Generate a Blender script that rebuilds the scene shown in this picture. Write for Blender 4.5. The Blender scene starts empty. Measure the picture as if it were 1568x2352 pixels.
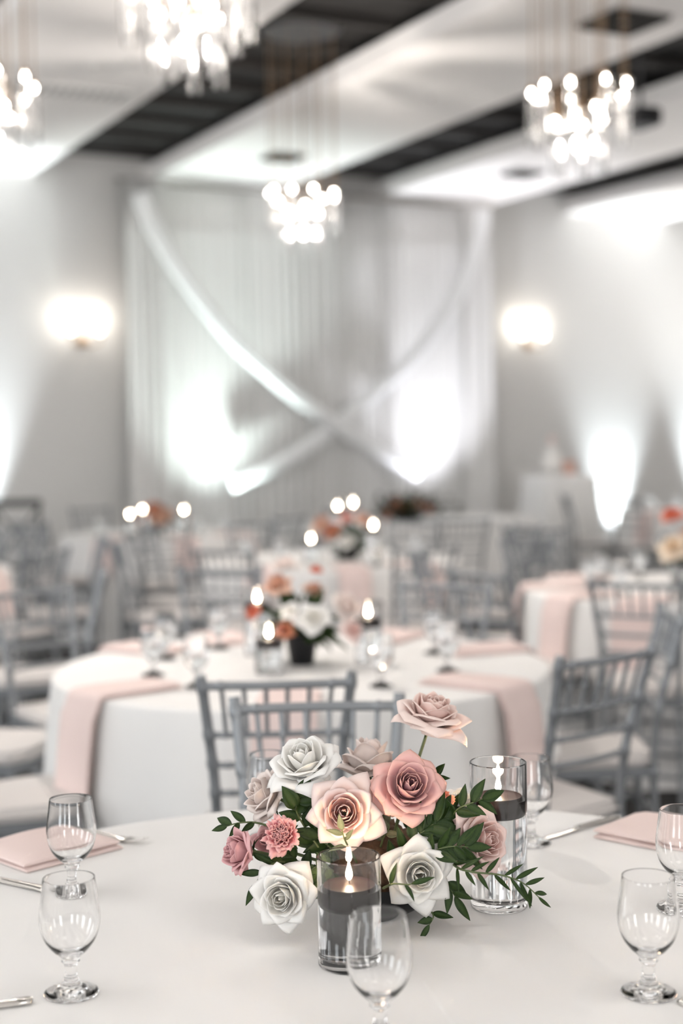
import bpy, bmesh, math, random
from mathutils import Vector, Matrix, Euler, Quaternion
R = math.radians
random.seed(7)
SC = bpy.context.scene
COL = SC.collection
PI = math.pi

# ------------------------------------------------------------------ camera
CAMZ = 1.46
F = 3267.0
cam_d = bpy.data.cameras.new('camera')
cam = bpy.data.objects.new('camera', cam_d); COL.objects.link(cam)
M3 = Matrix.Rotation(R(90-2.91), 3, 'X') @ Matrix.Rotation(R(-0.8), 3, 'Z')
cam.matrix_world = Matrix.Translation((0, 0, CAMZ)) @ M3.to_4x4()
cam_d.sensor_fit = 'VERTICAL'; cam_d.sensor_height = 36; cam_d.sensor_width = 24; cam_d.lens = 50.0
cam_d.clip_start = 0.05; cam_d.clip_end = 100
cam_d.dof.use_dof = True; cam_d.dof.focus_distance = 2.02; cam_d.dof.aperture_fstop = 2.0
SC.camera = cam

def _ray(px, py):
    return M3 @ Vector(((px-784)/F, (1176-py)/F, -1))
def P(px, py, z=0.76):
    """point on the level z seen at that place"""
    d = _ray(px, py); t = (z-CAMZ)/d.z
    return Vector((d.x*t, d.y*t, z))
def Q(px, py, y):
    """point at depth y"""
    d = _ray(px, py); t = y/d.y
    return Vector((d.x*t, y, CAMZ+d.z*t))

# ------------------------------------------------------------------ view, world
SC.view_settings.view_transform = 'Standard'
SC.view_settings.look = 'None'
SC.view_settings.gamma = 1
SC.view_settings.use_curve_mapping = False
SC.view_settings.exposure = 0.2
SC.cycles.use_denoising = True
SC.cycles.max_bounces = 16
SC.cycles.transmission_bounces = 14
SC.cycles.transparent_max_bounces = 16
SC.cycles.sample_clamp_indirect = 60.0
w = bpy.data.worlds.new('world'); SC.world = w; w.use_nodes = True
w.node_tree.nodes['Background'].inputs[0].default_value = (0.75, 0.85, 1.0, 1)
w.node_tree.nodes['Background'].inputs[1].default_value = 1.0

# room frame: u runs along the far wall, v runs towards it
A0 = R(27)
U = Vector((math.cos(A0), math.sin(A0), 0)); V = Vector((-math.sin(A0), math.cos(A0), 0))
ROOM = Matrix.Rotation(A0, 4, 'Z')
S0, S1, Q0, Q1 = -5.0, 13.0, -5.0, 12.92
H = CAMZ+2.45          # underside of the white ceiling bands
def RW(s, q, z=0): return U*s + V*q + Vector((0, 0, z))
def wall_at(px, off=0.0):
    """point on the floor along the far wall, seen at column px, off metres in front"""
    r = (px-784)/F
    y = (Q1-off)/(V.x*r+V.y)
    return Vector((r*y, y, 0))

# ------------------------------------------------------------------ lights
def area(name, loc, rot, sx, sy, power, col):
    l = bpy.data.lights.new(name, 'AREA'); l.shape = 'RECTANGLE'; l.size = sx; l.size_y = sy
    l.energy = power; l.color = col
    o = bpy.data.objects.new(name, l); COL.objects.link(o)
    o.matrix_world = Matrix.Translation(loc) @ rot
    return o
def facing(d, up=Vector((0, 0, 1))):
    z = -d.normalized(); x = up.cross(z).normalized(); y = z.cross(x)
    m = Matrix((x, y, z)).transposed()
    return m.to_4x4()
WIN_Q = [-3.2, 0.2, 3.6, 7.0, 10.4]
WIN_S = [-2.6, 3.0, 8.6]
DOWN = 18
WASH = 520
WINP, WINB = 50, 74
for qq in WIN_Q:
    area('window_daylight', RW(S0+0.12, qq, 1.75), facing(U), 1.3, 2.3, WINP, (0.95, 0.985, 1.0))
for ss in WIN_S:
    area('window_daylight', RW(ss, Q0+0.12, 1.75), facing(V), 1.0, 2.3, WINB, (1.0, 0.975, 0.95))
for dl in ((-1.6, 2.2), (1.54, 0.6), (3.97, 0.4), (-0.6, 3.4)):  # added fill panels above the near tables, out of view, no fixtures
    area('overhead_fill', RW(dl[0], dl[1], H+0.12), facing(Vector((0, 0, -1)), up=U), 0.9, 1.8, DOWN, (1.0, 0.97, 0.945))
def wash(s, q, d):  # added fill spot by an unseen wall, aimed up to brighten the ceiling
    l = bpy.data.lights.new('upward_fill', 'SPOT'); l.energy = WASH; l.spot_size = R(120); l.spot_blend = 1.0
    l.shadow_soft_size = 0.12; l.color = (1.0, 0.97, 0.94)
    o = bpy.data.objects.new('upward_fill', l); COL.objects.link(o)
    o.matrix_world = Matrix.Translation(RW(s, q, 0.9)) @ facing((Vector((0, 0, 1))+d*0.5).normalized(), up=V if abs(d.dot(V)) < 0.5 else U)
for qq in (0.5, 4.0, 7.5, 11.0): wash(S0+0.5, qq, U); wash(S1-0.5, qq, -U)
for ss in (-1, 3, 7, 11): wash(ss, Q0+0.5, V)
UPLIGHT = 600      # watts of each floor uplight
SCONCE = 2.5
CHANDELIER = 60

# ------------------------------------------------------------------ materials
MATS = {}
def mat(name, col=(0.8, 0.8, 0.8), rough=0.5, metal=0.0, **kw):
    if name in MATS: return MATS[name]
    m = bpy.data.materials.new(name); m.use_nodes = True
    nt = m.node_tree; b = nt.nodes['Principled BSDF']
    b.inputs['Base Color'].default_value = (*col, 1)
    b.inputs['Roughness'].default_value = rough
    b.inputs['Metallic'].default_value = metal
    for k, v in kw.items():
        if k in ('noise', 'bump', 'bscale', 'trans', 'attr'): continue
        b.inputs[k].default_value = v
    if 'bump' in kw or 'noise' in kw:
        tc = nt.nodes.new('ShaderNodeTexCoord')
        n = nt.nodes.new('ShaderNodeTexNoise'); n.inputs['Scale'].default_value = kw.get('bscale', 300)
        n.inputs['Detail'].default_value = 3
        nt.links.new(tc.outputs['Object'], n.inputs['Vector'])
        if 'bump' in kw:
            bp = nt.nodes.new('ShaderNodeBump'); bp.inputs['Strength'].default_value = kw['bump']; bp.inputs['Distance'].default_value = 0.002
            nt.links.new(n.outputs['Fac'], bp.inputs['Height']); nt.links.new(bp.outputs['Normal'], b.inputs['Normal'])
        if 'noise' in kw:
            mx = nt.nodes.new('ShaderNodeMix'); mx.data_type = 'RGBA'
            mx.inputs[6].default_value = (*[c*(1-kw['noise']) for c in col], 1)
            mx.inputs[7].default_value = (*[min(1, c*(1+kw['noise'])) for c in col], 1)
            nt.links.new(n.outputs['Fac'], mx.inputs[0]); nt.links.new(mx.outputs[2], b.inputs['Base Color'])
    if 'attr' in kw:
        a = nt.nodes.new('ShaderNodeAttribute'); a.attribute_name = 'Col'
        nt.links.new(a.outputs['Color'], b.inputs['Base Color'])
    if 'trans' in kw:
        tr = nt.nodes.new('ShaderNodeBsdfTranslucent'); ms = nt.nodes.new('ShaderNodeMixShader')
        ms.inputs[0].default_value = kw['trans']
        if 'attr' in kw: nt.links.new(a.outputs['Color'], tr.inputs['Color'])
        else: tr.inputs['Color'].default_value = (*col, 1)
        nt.links.new(b.outputs[0], ms.inputs[1]); nt.links.new(tr.outputs[0], ms.inputs[2])
        nt.links.new(ms.outputs[0], nt.nodes['Material Output'].inputs['Surface'])
    MATS[name] = m
    return m
def emit(name, col, strength):
    if name in MATS: return MATS[name]
    m = bpy.data.materials.new(name); m.use_nodes = True; nt = m.node_tree
    nt.nodes.remove(nt.nodes['Principled BSDF'])
    e = nt.nodes.new('ShaderNodeEmission'); e.inputs[0].default_value = (*col, 1); e.inputs[1].default_value = strength
    nt.links.new(e.outputs[0], nt.nodes['Material Output'].inputs['Surface'])
    MATS[name] = m
    return m
m_wall = mat('painted_wall', (0.66, 0.65, 0.635), 0.75, bump=0.15, bscale=60)
m_panel = mat('ceiling_white', (0.87, 0.845, 0.825), 0.7, bump=0.1, bscale=80)
m_black = mat('ceiling_black', (0.009, 0.0075, 0.0065), 0.75, noise=0.3, bscale=3)
m_beam = mat('beam_black', (0.018, 0.015, 0.013), 0.7)
m_floor = mat('dark_carpet', (0.035, 0.033, 0.032), 0.95, noise=0.35, bscale=40)
m_trim = mat('trim_paint', (0.75, 0.74, 0.72), 0.5)
m_cloth = mat('table_linen', (0.84, 0.83, 0.815), 0.9, bump=0.25, bscale=900)
m_nap = mat('blush_linen', (0.80, 0.655, 0.62), 0.9, bump=0.3, bscale=900)
m_silver = mat('silver_paint', (0.25, 0.265, 0.28), 0.35, 0.3)
m_cush = mat('white_cushion', (0.64, 0.61, 0.59), 0.8, bump=0.2, bscale=400)
m_glass = mat('clear_glass', (1, 1, 1), 0.0, **{'Transmission Weight': 1.0, 'IOR': 1.48})
m_water = mat('water', (1, 1, 1), 0.0, **{'Transmission Weight': 1.0, 'IOR': 1.333})
m_wax = mat('black_wax', (0.012, 0.006, 0.005), 0.35, **{'Specular IOR Level': 0.15})
m_bowl = mat('black_glaze', (0.010, 0.010, 0.011), 0.35, **{'Specular IOR Level': 0.25})
m_steel = mat('steel', (0.62, 0.60, 0.57), 0.2, 1.0)
m_petal = mat('petal', (1, 1, 1), 0.65, attr=1, trans=0.22)
m_leaf = mat('leaf', (1, 1, 1), 0.5, attr=1, trans=0.10, **{'Specular IOR Level': 0.3})
m_stem = mat('stem_green', (0.10, 0.13, 0.05), 0.55)
m_stemb = mat('stem_brown', (0.20, 0.12, 0.06), 0.6)
m_moss = mat('brown_moss', (0.10, 0.055, 0.03), 0.9, noise=0.6, bscale=120, bump=0.8)
m_drape = mat('white_drape', (0.80, 0.79, 0.775), 0.8, trans=0.12)
m_swag = mat('white_chiffon', (0.93, 0.93, 0.93), 0.8, trans=0.1)
m_dark = mat('black_plastic', (0.02, 0.02, 0.022), 0.4)
m_blackchair = mat('black_paint', (0.03, 0.032, 0.03), 0.4)
m_bronze = mat('bronze_rod', (0.35, 0.24, 0.15), 0.35, 0.8)
m_bulb = emit('bulb_glow', (1.0, 0.92, 0.82), 52)
m_shade = emit('sconce_glow', (1.0, 0.94, 0.84), 6)
m_flame = emit('flame', (1.0, 0.84, 0.62), 130)
m_led = emit('led_glow', (0.85, 0.96, 1.0), 14)
m_frame = mat('window_frame', (0.7, 0.7, 0.7), 0.5)
m_grille = mat('grille_grey', (0.20, 0.19, 0.18), 0.5)
m_cake = mat('white_icing', (0.85, 0.83, 0.8), 0.5)
m_peach = mat('peach_box', (0.62, 0.36, 0.28), 0.6)

# ------------------------------------------------------------------ helpers
def link(name, me, m=None, parent=None, loc=None, rot=None, smooth=True):
    o = bpy.data.objects.new(name, me); COL.objects.link(o)
    if m is not None and not me.materials: me.materials.append(m)
    if parent is not None: o.parent = parent
    if loc is not None: o.location = loc
    if rot is not None: o.rotation_euler = rot
    return o
def mesh_from(bm, name='mesh', smooth=True, angle=None):
    me = bpy.data.meshes.new(name)
    bmesh.ops.recalc_face_normals(bm, faces=bm.faces)
    bm.to_mesh(me); bm.free()
    if smooth:
        for p in me.polygons: p.use_smooth = True
        if angle: 
            try: me.set_sharp_from_angle(angle=R(angle))
            except Exception: pass
    return me
def tag(o, label=None, cat=None, group=None, kind=None):
    if label: o['label'] = label
    if cat: o['category'] = cat
    if group: o['group'] = group
    if kind: o['kind'] = kind
    return o
def thing(name, label, cat, loc=(0, 0, 0), rz=0.0, group=None):
    o = bpy.data.objects.new(name, None); COL.objects.link(o)
    o.empty_display_size = 0.1
    o.location = loc; o.rotation_euler = (0, 0, rz)
    return tag(o, label, cat, group)
def struct(name, me, m, mtx=None, parent=None):
    o = link(name, me, m, parent)
    if mtx is not None: o.matrix_world = mtx
    if parent is None: o['kind'] = 'structure'
    return o
def box(bm, lo, hi):
    v = [bm.verts.new((x, y, z)) for x in (lo[0], hi[0]) for y in (lo[1], hi[1]) for z in (lo[2], hi[2])]
    for f in ((0, 1, 3, 2), (4, 6, 7, 5), (0, 4, 5, 1), (2, 3, 7, 6), (0, 2, 6, 4), (1, 5, 7, 3)):
        bm.faces.new([v[i] for i in f])
    return v
def box_me(lo, hi, bev=0.0):
    bm = bmesh.new(); box(bm, lo, hi)
    if bev: bmesh.ops.bevel(bm, geom=bm.edges[:], offset=bev, segments=2, affect='EDGES')
    return mesh_from(bm, smooth=bool(bev), angle=40)
def lathe(bm, prof, n=48, close=False):
    """prof: list of (r,z); r=0 ends are collapsed"""
    rings = []
    for r, z in prof:
        if r < 1e-6: rings.append([bm.verts.new((0, 0, z))])
        else: rings.append([bm.verts.new((r*math.cos(2*PI*i/n), r*math.sin(2*PI*i/n), z)) for i in range(n)])
    pairs = list(zip(rings, rings[1:]))
    if close: pairs.append((rings[-1], rings[0]))
    for a, b in pairs:
        for i in range(n):
            j = (i+1) % n
            if len(a) == 1 and len(b) == 1: continue
            if len(a) == 1: bm.faces.new((a[0], b[i], b[j]))
            elif len(b) == 1: bm.faces.new((a[i], a[j], b[0]))
            else: bm.faces.new((a[i], a[j], b[j], b[i]))
def lathe_me(prof, n=48, close=False, angle=50):
    bm = bmesh.new(); lathe(bm, prof, n, close); return mesh_from(bm, angle=angle)
def tube(bm, pts, rad, n=8, cap=True):
    pts = [Vector(p) for p in pts]
    if not isinstance(rad, (list, tuple)): rad = [rad]*len(pts)
    rings = []
    up = None
    for i, p in enumerate(pts):
        t = (pts[min(i+1, len(pts)-1)]-pts[max(i-1, 0)]).normalized()
        if up is None:
            up = Vector((0, 0, 1)) if abs(t.z) < 0.9 else Vector((1, 0, 0))
        x = up.cross(t).normalized(); y = t.cross(x); up = y
        up = y
        rings.append([bm.verts.new(p+(x*math.cos(2*PI*k/n)+y*math.sin(2*PI*k/n))*rad[i]) for k in range(n)])
        up = y
    for a, b in zip(rings, rings[1:]):
        for k in range(n):
            bm.faces.new((a[k], a[(k+1) % n], b[(k+1) % n], b[k]))
    if cap:
        bm.faces.new(rings[0]); bm.faces.new(rings[-1])
def tube_me(pts, rad, n=8):
    bm = bmesh.new(); tube(bm, pts, rad, n); return mesh_from(bm, angle=60)
def smooth_path(pts, k=6):
    pts = [Vector(p) for p in pts]; out = []
    for i in range(len(pts)-1):
        p0 = pts[max(i-1, 0)]; p1 = pts[i]; p2 = pts[i+1]; p3 = pts[min(i+2, len(pts)-1)]
        for j in range(k):
            t = j/k
            out.append(0.5*((2*p1)+(p2-p0)*t+(2*p0-5*p1+4*p2-p3)*t*t+(-p0+3*p1-3*p2+p3)*t**3))
    out.append(pts[-1]); return out
def lerp(a, b, t): return a+(b-a)*t
def lerp3(a, b, t): return tuple(lerp(x, y, t) for x, y in zip(a, b))

# ------------------------------------------------------------------ room shell
def room_me(lo, hi):
    return box_me(lo, hi)
struct('floor', room_me((S0-0.3, Q0-0.3, -0.1), (S1+0.3, Q1+0.3, 0)), m_floor, ROOM)
struct('wall_back', room_me((S0, Q1, 0), (S1, Q1+0.2, H+0.5)), m_wall, ROOM)
struct('wall_right', room_me((S1, Q0, 0), (S1+0.2, Q1, H+0.5)), m_wall, ROOM)
def wall_with_windows(name, along, fixed0, fixed1, lo, hi, centres, half, z0=0.6, z1=2.9):
    bm = bmesh.new()
    def seg(a, b, za, zb):
        if along == 'q': box(bm, (fixed0, a, za), (fixed1, b, zb))
        else: box(bm, (a, fixed0, za), (b, fixed1, zb))
    seg(lo, hi, 0, z0); seg(lo, hi, z1, H+0.5)
    e = lo
    for c in centres:
        seg(e, c-half, z0, z1); e = c+half
    seg(e, hi, z0, z1)
    struct(name, mesh_from(bm, smooth=False), m_wall, ROOM)
wall_with_windows('wall_left', 'q', S0-0.2, S0, Q0, Q1, WIN_Q, 0.9)
wall_with_windows('wall_front', 's', Q0-0.2, Q0, S0, S1, WIN_S, 0.65)
struct('ceiling', room_me((S0, Q0, H+0.22), (S1, Q1, H+0.45)), m_black, ROOM)
k = 0
for qq in WIN_Q:
    bm = bmesh.new()
    for a, b in ((-0.9, -0.84), (-0.03, 0.03), (0.84, 0.9)): box(bm, (S0-0.1, qq+a, 0.6), (S0-0.04, qq+b, 2.9))
    for a, b in ((0.6, 0.66), (2.0, 2.05), (2.84, 2.9)): box(bm, (S0-0.1, qq-0.9, a), (S0-0.04, qq+0.9, b))
    k += 1; struct('window_%d' % k, mesh_from(bm, smooth=False), m_frame, ROOM)
for ss in WIN_S:
    bm = bmesh.new()
    for a, b in ((-0.65, -0.6), (-0.02, 0.02), (0.6, 0.65)): box(bm, (ss+a, Q0-0.1, 0.6), (ss+b, Q0-0.04, 2.9))
    for a, b in ((0.6, 0.66), (2.84, 2.9)): box(bm, (ss-0.65, Q0-0.1, a), (ss+0.65, Q0-0.04, b))
    k += 1; struct('window_%d' % k, mesh_from(bm, smooth=False), m_frame, ROOM)
# white bands under the black ceiling
PW, PP, PL = 1.37, 2.43, 2.10
kk = 0
for i in range(-3, 5):
    a = PL+PP*i; b = min(a+PW, S1)
    if a < S0: a = S0
    kk += 1
    struct('trim_%d' % kk, room_me((a, Q0, H), (b, Q1, H+0.14)), m_panel, ROOM)
for i in range(-2, 5):       # black battens across each dark strip
    a = PL+PP*i+PW-PP; b = PL+PP*i
    bm = bmesh.new()
    q = 1.2
    while q < Q1-0.1:
        box(bm, (a+0.01, q, H+0.15), (b-0.01, q+0.06, H+0.22)); q += 0.62
    kk += 1
    struct('trim_%d' % kk, mesh_from(bm, smooth=False), m_beam, ROOM)
struct('baseboard_back', room_me((S0, Q1-0.02, 0), (S1, Q1, 0.14)), m_trim, ROOM)

# ------------------------------------------------------------------ ceiling fittings
def ceil_pt(px, py, dz=0.0):
    return P(px, py, H+dz)
# long slot grille
p = ceil_pt(150, 205)
t = thing('air_grille', 'long slotted return air grille in the leftmost white ceiling band', 'vent', p, A0)
g = box_me((-0.46, -0.13, -0.012), (0.46, 0.13, -0.002)); link('backing', g, m_grille, t)
bm = bmesh.new()
for i in range(14):
    x = -0.42+i*0.065; box(bm, (x, -0.11, -0.03), (x+0.018, 0.11, -0.012))
link('louvre', mesh_from(bm, smooth=False), m_trim, t)
bm = bmesh.new()
for lo, hi in (((-0.48, -0.15, -0.02), (0.48, -0.12, 0)), ((-0.48, 0.12, -0.02), (0.48, 0.15, 0)), ((-0.48, -0.12, -0.02), (-0.45, 0.12, 0)), ((0.45, -0.12, -0.02), (0.48, 0.12, 0))): box(bm, lo, hi)
link('frame', mesh_from(bm, smooth=False), m_trim, t)
def square_vent(px, py, label, s=0.24):
    t = thing('ceiling_vent', label, 'vent', ceil_pt(px, py), A0, 'square ceiling vents')
    link('backing', box_me((-s, -s, -0.01), (s, s, -0.001)), m_grille, t)
    bm = bmesh.new()
    for q in (0.95, 0.68, 0.4):
        a = s*q; b = a-0.022
        for lo, hi in (((-a, -a, -0.03), (a, -b, -0.01)), ((-a, b, -0.03), (a, a, -0.01)), ((-a, -b, -0.03), (-b, b, -0.01)), ((b, -b, -0.03), (a, b, -0.01))): box(bm, lo, hi)
    link('fin', mesh_from(bm, smooth=False), m_beam, t)
square_vent(1432, 45, 'square dark ceiling vent nearest the top right corner', 0.2)
square_vent(650, 358, 'small square ceiling vent above the middle hanging chandelier', 0.16)
square_vent(1200, 395, 'small square ceiling vent left of the right chandelier', 0.16)
for px, py, lab in ((220, 148, 'white round sprinkler cap on the leftmost ceiling band'), (990, 220, 'white round sprinkler cap on the wide middle ceiling band')):
    t = thing('sprinkler', lab, 'sprinkler', ceil_pt(px, py), 0, 'sprinkler caps')
    link('cap', lathe_me([(0, -0.012), (0.036, -0.012), (0.042, -0.004), (0.042, 0)], 24), m_trim, t)
    link('nozzle', lathe_me([(0, -0.03), (0.012, -0.03), (0.014, -0.012)], 16), m_steel, t)
# small black projector hanging behind the right chandelier
pp = Q(1470, 272, 9.2)
t = thing('projector', 'small dark projector hanging behind the right chandelier', 'projector', pp, 0.4)
link('housing', box_me((-0.09, -0.12, -0.055), (0.09, 0.12, 0.055), 0.015), m_dark, t)
link('lens', tube_me([(0, -0.12, 0), (0, -0.15, 0)], 0.03, 20), m_bowl, t)
link('pole', tube_me([(0, 0, 0.05), (0, 0, H-pp.z)], 0.012, 10), m_dark, t)

# ------------------------------------------------------------------ chandeliers
me_gtube = lathe_me([(0.024, -0.25), (0.024, 0.0), (0.0205, 0.0), (0.0205, -0.25)], 24, close=True)
me_bulb = lathe_me([(0, -0.026), (0.005, -0.025), (0.0085, -0.019), (0.0090, -0.013), (0.007, -0.006), (0.004, 0.0), (0, 0.0)], 16)
me_cap = lathe_me([(0, -0.002), (0.012, -0.002), (0.014, 0.008), (0.010, 0.022), (0, 0.022)], 16)
def chandelier(px, d, label, seed):
    rnd = random.Random(seed)
    r = (px-784)/F
    t = thing('chandelier', label, 'chandelier', (r*d, d, CAMZ), rnd.uniform(0, 1), 'glass tube chandeliers')
    zc = H+0.14-CAMZ
    link('canopy', lathe_me([(0, zc), (0.25, zc), (0.26, zc+0.02), (0.26, zc+0.07), (0, zc+0.07)], 40), m_dark, t)
    spots = [(0.215, 2*PI*i/9+rnd.uniform(-.1, .1), 1.585+rnd.uniform(-.03, .02)) for i in range(9)]
    spots += [(0.115, 2*PI*i/6+0.3, 1.465+rnd.uniform(-.02, .02)) for i in range(6)]
    for rr, a, z in spots:
        x, y = rr*math.cos(a), rr*math.sin(a)
        g = link('glass_tube', me_gtube, m_glass, t, (x, y, z))
        b = link('bulb', me_bulb, m_bulb, g, (0, 0, -0.002))
        c = link('socket', me_cap, m_bronze, g)
        cb = link('cable', tube_me([(0, 0, 0.02), (0, 0, zc-z)], 0.0028, 6), m_bronze, g)
    l = bpy.data.lights.new('chandelier_lamp', 'POINT'); l.energy = CHANDELIER; l.color = (1.0, 0.93, 0.86); l.shadow_soft_size = 0.03
    o = bpy.data.objects.new('chandelier_lamp', l); COL.objects.link(o); o.location = (r*d, d, CAMZ+1.33)
    return t
chandelier(450, 4.85, 'glass tube chandelier cut by the top edge of the photo', 1)
chandelier(1335, 6.57, 'glass tube chandelier with glowing bulbs at the upper right', 2)
chandelier(706, 9.2, 'glass tube chandelier hanging in front of the white drapes', 3)
chandelier(-12, 6.3, 'glass tube chandelier cut by the left edge of the photo', 4)

# ------------------------------------------------------------------ backdrop
def wl(px, off):     # position in wall frame (s)
    return wall_at(px, off).dot(U)
def drape_me(s0, s1, q, z0, z1, nfold, amp, seed):
    rnd = random.Random(seed)
    n = nfold*12; bm = bmesh.new()
    ph = [rnd.uniform(0, 6.28) for _ in range(4)]
    fr = []
    for i in range(n+1):
        u = i/n
        wob = 0.35*math.sin(u*nfold*1.3+ph[0])+0.25*math.sin(u*nfold*0.7+ph[1])
        a = amp*(0.65+0.35*math.sin(u*nfold*0.9+ph[2]))
        fr.append((lerp(s0, s1, u), a*math.sin(2*PI*u*nfold+2*wob), wob))
    rows = []
    for j in range(9):
        z = lerp(z0, z1, j/8)
        sc = 1.0-0.3*j/8
        rows.append([bm.verts.new((s+0.012*math.sin(z*1.1+w_*3), q+y*sc, z)) for s, y, w_ in fr])
    for a, b in zip(rows, rows[1:]):
        for i in range(n): bm.faces.new((a[i], a[i+1], b[i+1], b[i]))
    return mesh_from(bm)
sL, sR = wl(296, 0.3), wl(1130, 0.3)
cen = RW((sL+sR)/2, Q1-0.3)
t = thing('drape_backdrop', 'tall white pleated drape backdrop on the far grey wall', 'drapes', cen, A0)
hw = (sR-sL)/2
def dr(a, b, q, nf, amp, seed, nm, m=m_drape):
    o = link(nm, drape_me(a, b, q, 0.02, H-0.05, nf, amp, seed), m, t)
    sd = o.modifiers.new('thickness', 'SOLIDIFY'); sd.thickness = 0.003
dr(-hw, -hw+0.42, -0.05, 4, 0.035, 5, 'side_panel')
dr(hw-0.36, hw, -0.05, 4, 0.035, 6, 'side_panel')
dr(-hw+0.36, 0.15, 0.02, 18, 0.032, 8, 'centre_panel')
dr(0.10, hw-0.30, 0.02, 18, 0.032, 9, 'centre_panel')
link('rod', tube_me([(-hw-0.05, 0, H-0.05), (hw+0.05, 0, H-0.05)], 0.02, 10), m_steel, t)
def swag(pxs, label, off, width):
    pts = []
    for px, py in pxs:
        b = wall_at(px, off); pts.append(Q(px, py, b.y))
    pts = smooth_path(pts, 8)
    o0 = pts[0].copy()
    bm = bmesh.new(); rows = []
    n = 20
    for i, p in enumerate(pts):
        tt = (pts[min(i+1, len(pts)-1)]-pts[max(i-1, 0)]).normalized()
        side = V.cross(tt).normalized()
        f = i/(len(pts)-1)
        ww = width*(0.75+0.5*abs(f-0.55))
        top, bot = [], []
        for k2 in range(n+1):
            c = k2/n*2-1
            th = 0.05*math.sqrt(max(0, 1-c*c))
            rip = 0.012*math.sin(c*9+f*5)
            top.append(bm.verts.new(p+side*ww*c-V*(th+rip)-o0))
            bot.append(bm.verts.new(p+side*ww*c+V*(th*0.3-rip*0.3)-o0))
        rows.append(top+bot[::-1][1:-1])
    for a, b in zip(rows, rows[1:]):
        for k2 in range(len(a)):
            j = (k2+1) % len(a); bm.faces.new((a[k2], a[j], b[j], b[k2]))
    bm.faces.new(rows[0]); bm.faces.new(rows[-1])
    o = link('fabric_swag', mesh_from(bm), m_swag, None, o0)
    return tag(o, label, 'swag', 'crossed fabric swags')
swag([(322, 442), (352, 520), (402, 606), (460, 690), (530, 778), (600, 845), (680, 912), (770, 975), (860, 1030), (962, 1082)], 'white fabric swag from upper left across the drapes', 0.58, 0.09)
swag([(1112, 485), (1095, 570), (1058, 665), (1005, 752), (945, 826), (880, 888), (800, 955), (720, 1015), (640, 1064), (530, 1108)], 'white fabric swag from upper right across the drapes', 0.52, 0.09)

# ------------------------------------------------------------------ floor uplights
def uplight(px, label, off=0.22, power=1.0, tilt=2, cone=46, col=(0.86, 0.95, 1.0)):
    b = wall_at(px, off)
    t = thing('uplight', label, 'uplight', b, A0, 'floor uplights')
    link('can', lathe_me([(0, 0.03), (0.07, 0.03), (0.075, 0.05), (0.075, 0.19), (0.062, 0.19), (0.062, 0.17), (0, 0.17)], 28), m_dark, t)
    link('lens', lathe_me([(0, 0.176), (0.06, 0.176), (0.06, 0.171), (0, 0.171)], 28), m_led, t)
    link('base', box_me((-0.1, -0.06, 0), (0.1, 0.06, 0.03), 0.006), m_dark, t)
    l = bpy.data.lights.new('uplight_beam', 'SPOT'); l.energy = UPLIGHT*power; l.spot_size = R(cone); l.spot_blend = 1.0
    l.shadow_soft_size = 0.05; l.color = col
    o = bpy.data.objects.new('uplight_beam', l); COL.objects.link(o)
    d = (Vector((0, 0, 1))+V*math.tan(R(tilt))).normalized()
    o.matrix_world = Matrix.Translation(b+Vector((0, 0, 0.2))) @ facing(d, up=U)
uplight(1425, 'floor uplight washing the grey wall right of the tall table', 0.15, 1.0, cone=56)
uplight(530, 'floor uplight glowing before the left half of the drapes', 0.86, 0.72, tilt=2, cone=74, col=(0.86, 1.0, 0.97))
uplight(1040, 'floor uplight glowing before the right half of the drapes', 0.86, 0.72, tilt=2, cone=74, col=(0.9, 0.92, 1.0))
uplight(-40, 'floor uplight washing the wall at the left edge', 0.25, 1.2)
uplight(1640, 'floor uplight washing the wall beyond the right edge', 0.25, 1.0)

# ------------------------------------------------------------------ wall sconces
def sconce(px, py, label):
    b = wall_at(px, 0.0); p = Q(px, py, b.y)
    t = thing('wall_sconce', label, 'wall lamp', p, A0, 'two-armed wall sconces')
    link('backplate', lathe_me([(0, 0), (0.05, 0), (0.055, 0.012), (0.02, 0.03), (0, 0.03)], 24), m_bronze, t, (0, 0, -0.06), (R(90), 0, 0))
    for s in (-1, 1):
        x = s*0.135
        a = link('arm', tube_me(smooth_path([(0, -0.03, -0.07), (s*0.05, -0.09, -0.11), (x, -0.12, -0.08), (x, -0.12, -0.03)], 6), 0.008, 8), m_bronze, t)
        link('cup', lathe_me([(0, -0.035), (0.02, -0.035), (0.032, -0.012), (0.030, -0.012), (0, -0.03)], 20), m_bronze, t, (x, -0.12, 0))
        link('lamp_shade', lathe_me([(0, -0.012), (0.026, -0.012), (0.042, 0.02), (0.048, 0.07), (0.040, 0.10), (0, 0.10)], 24), m_shade, t, (x, -0.12, 0)).scale = (0.6, 0.6, 0.6)
        l = bpy.data.lights.new('sconce_lamp', 'POINT'); l.energy = SCONCE; l.color = (1.0, 0.93, 0.83); l.shadow_soft_size = 0.04
        o = bpy.data.objects.new('sconce_lamp', l); COL.objects.link(o)
        o.location = p+U*x-V*0.12+Vector((0, 0, 0.15))
sconce(188, 768, 'glowing two-armed wall sconce left of the white drapes')
sconce(1210, 778, 'glowing two-armed wall sconce right of the white drapes')

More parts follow.
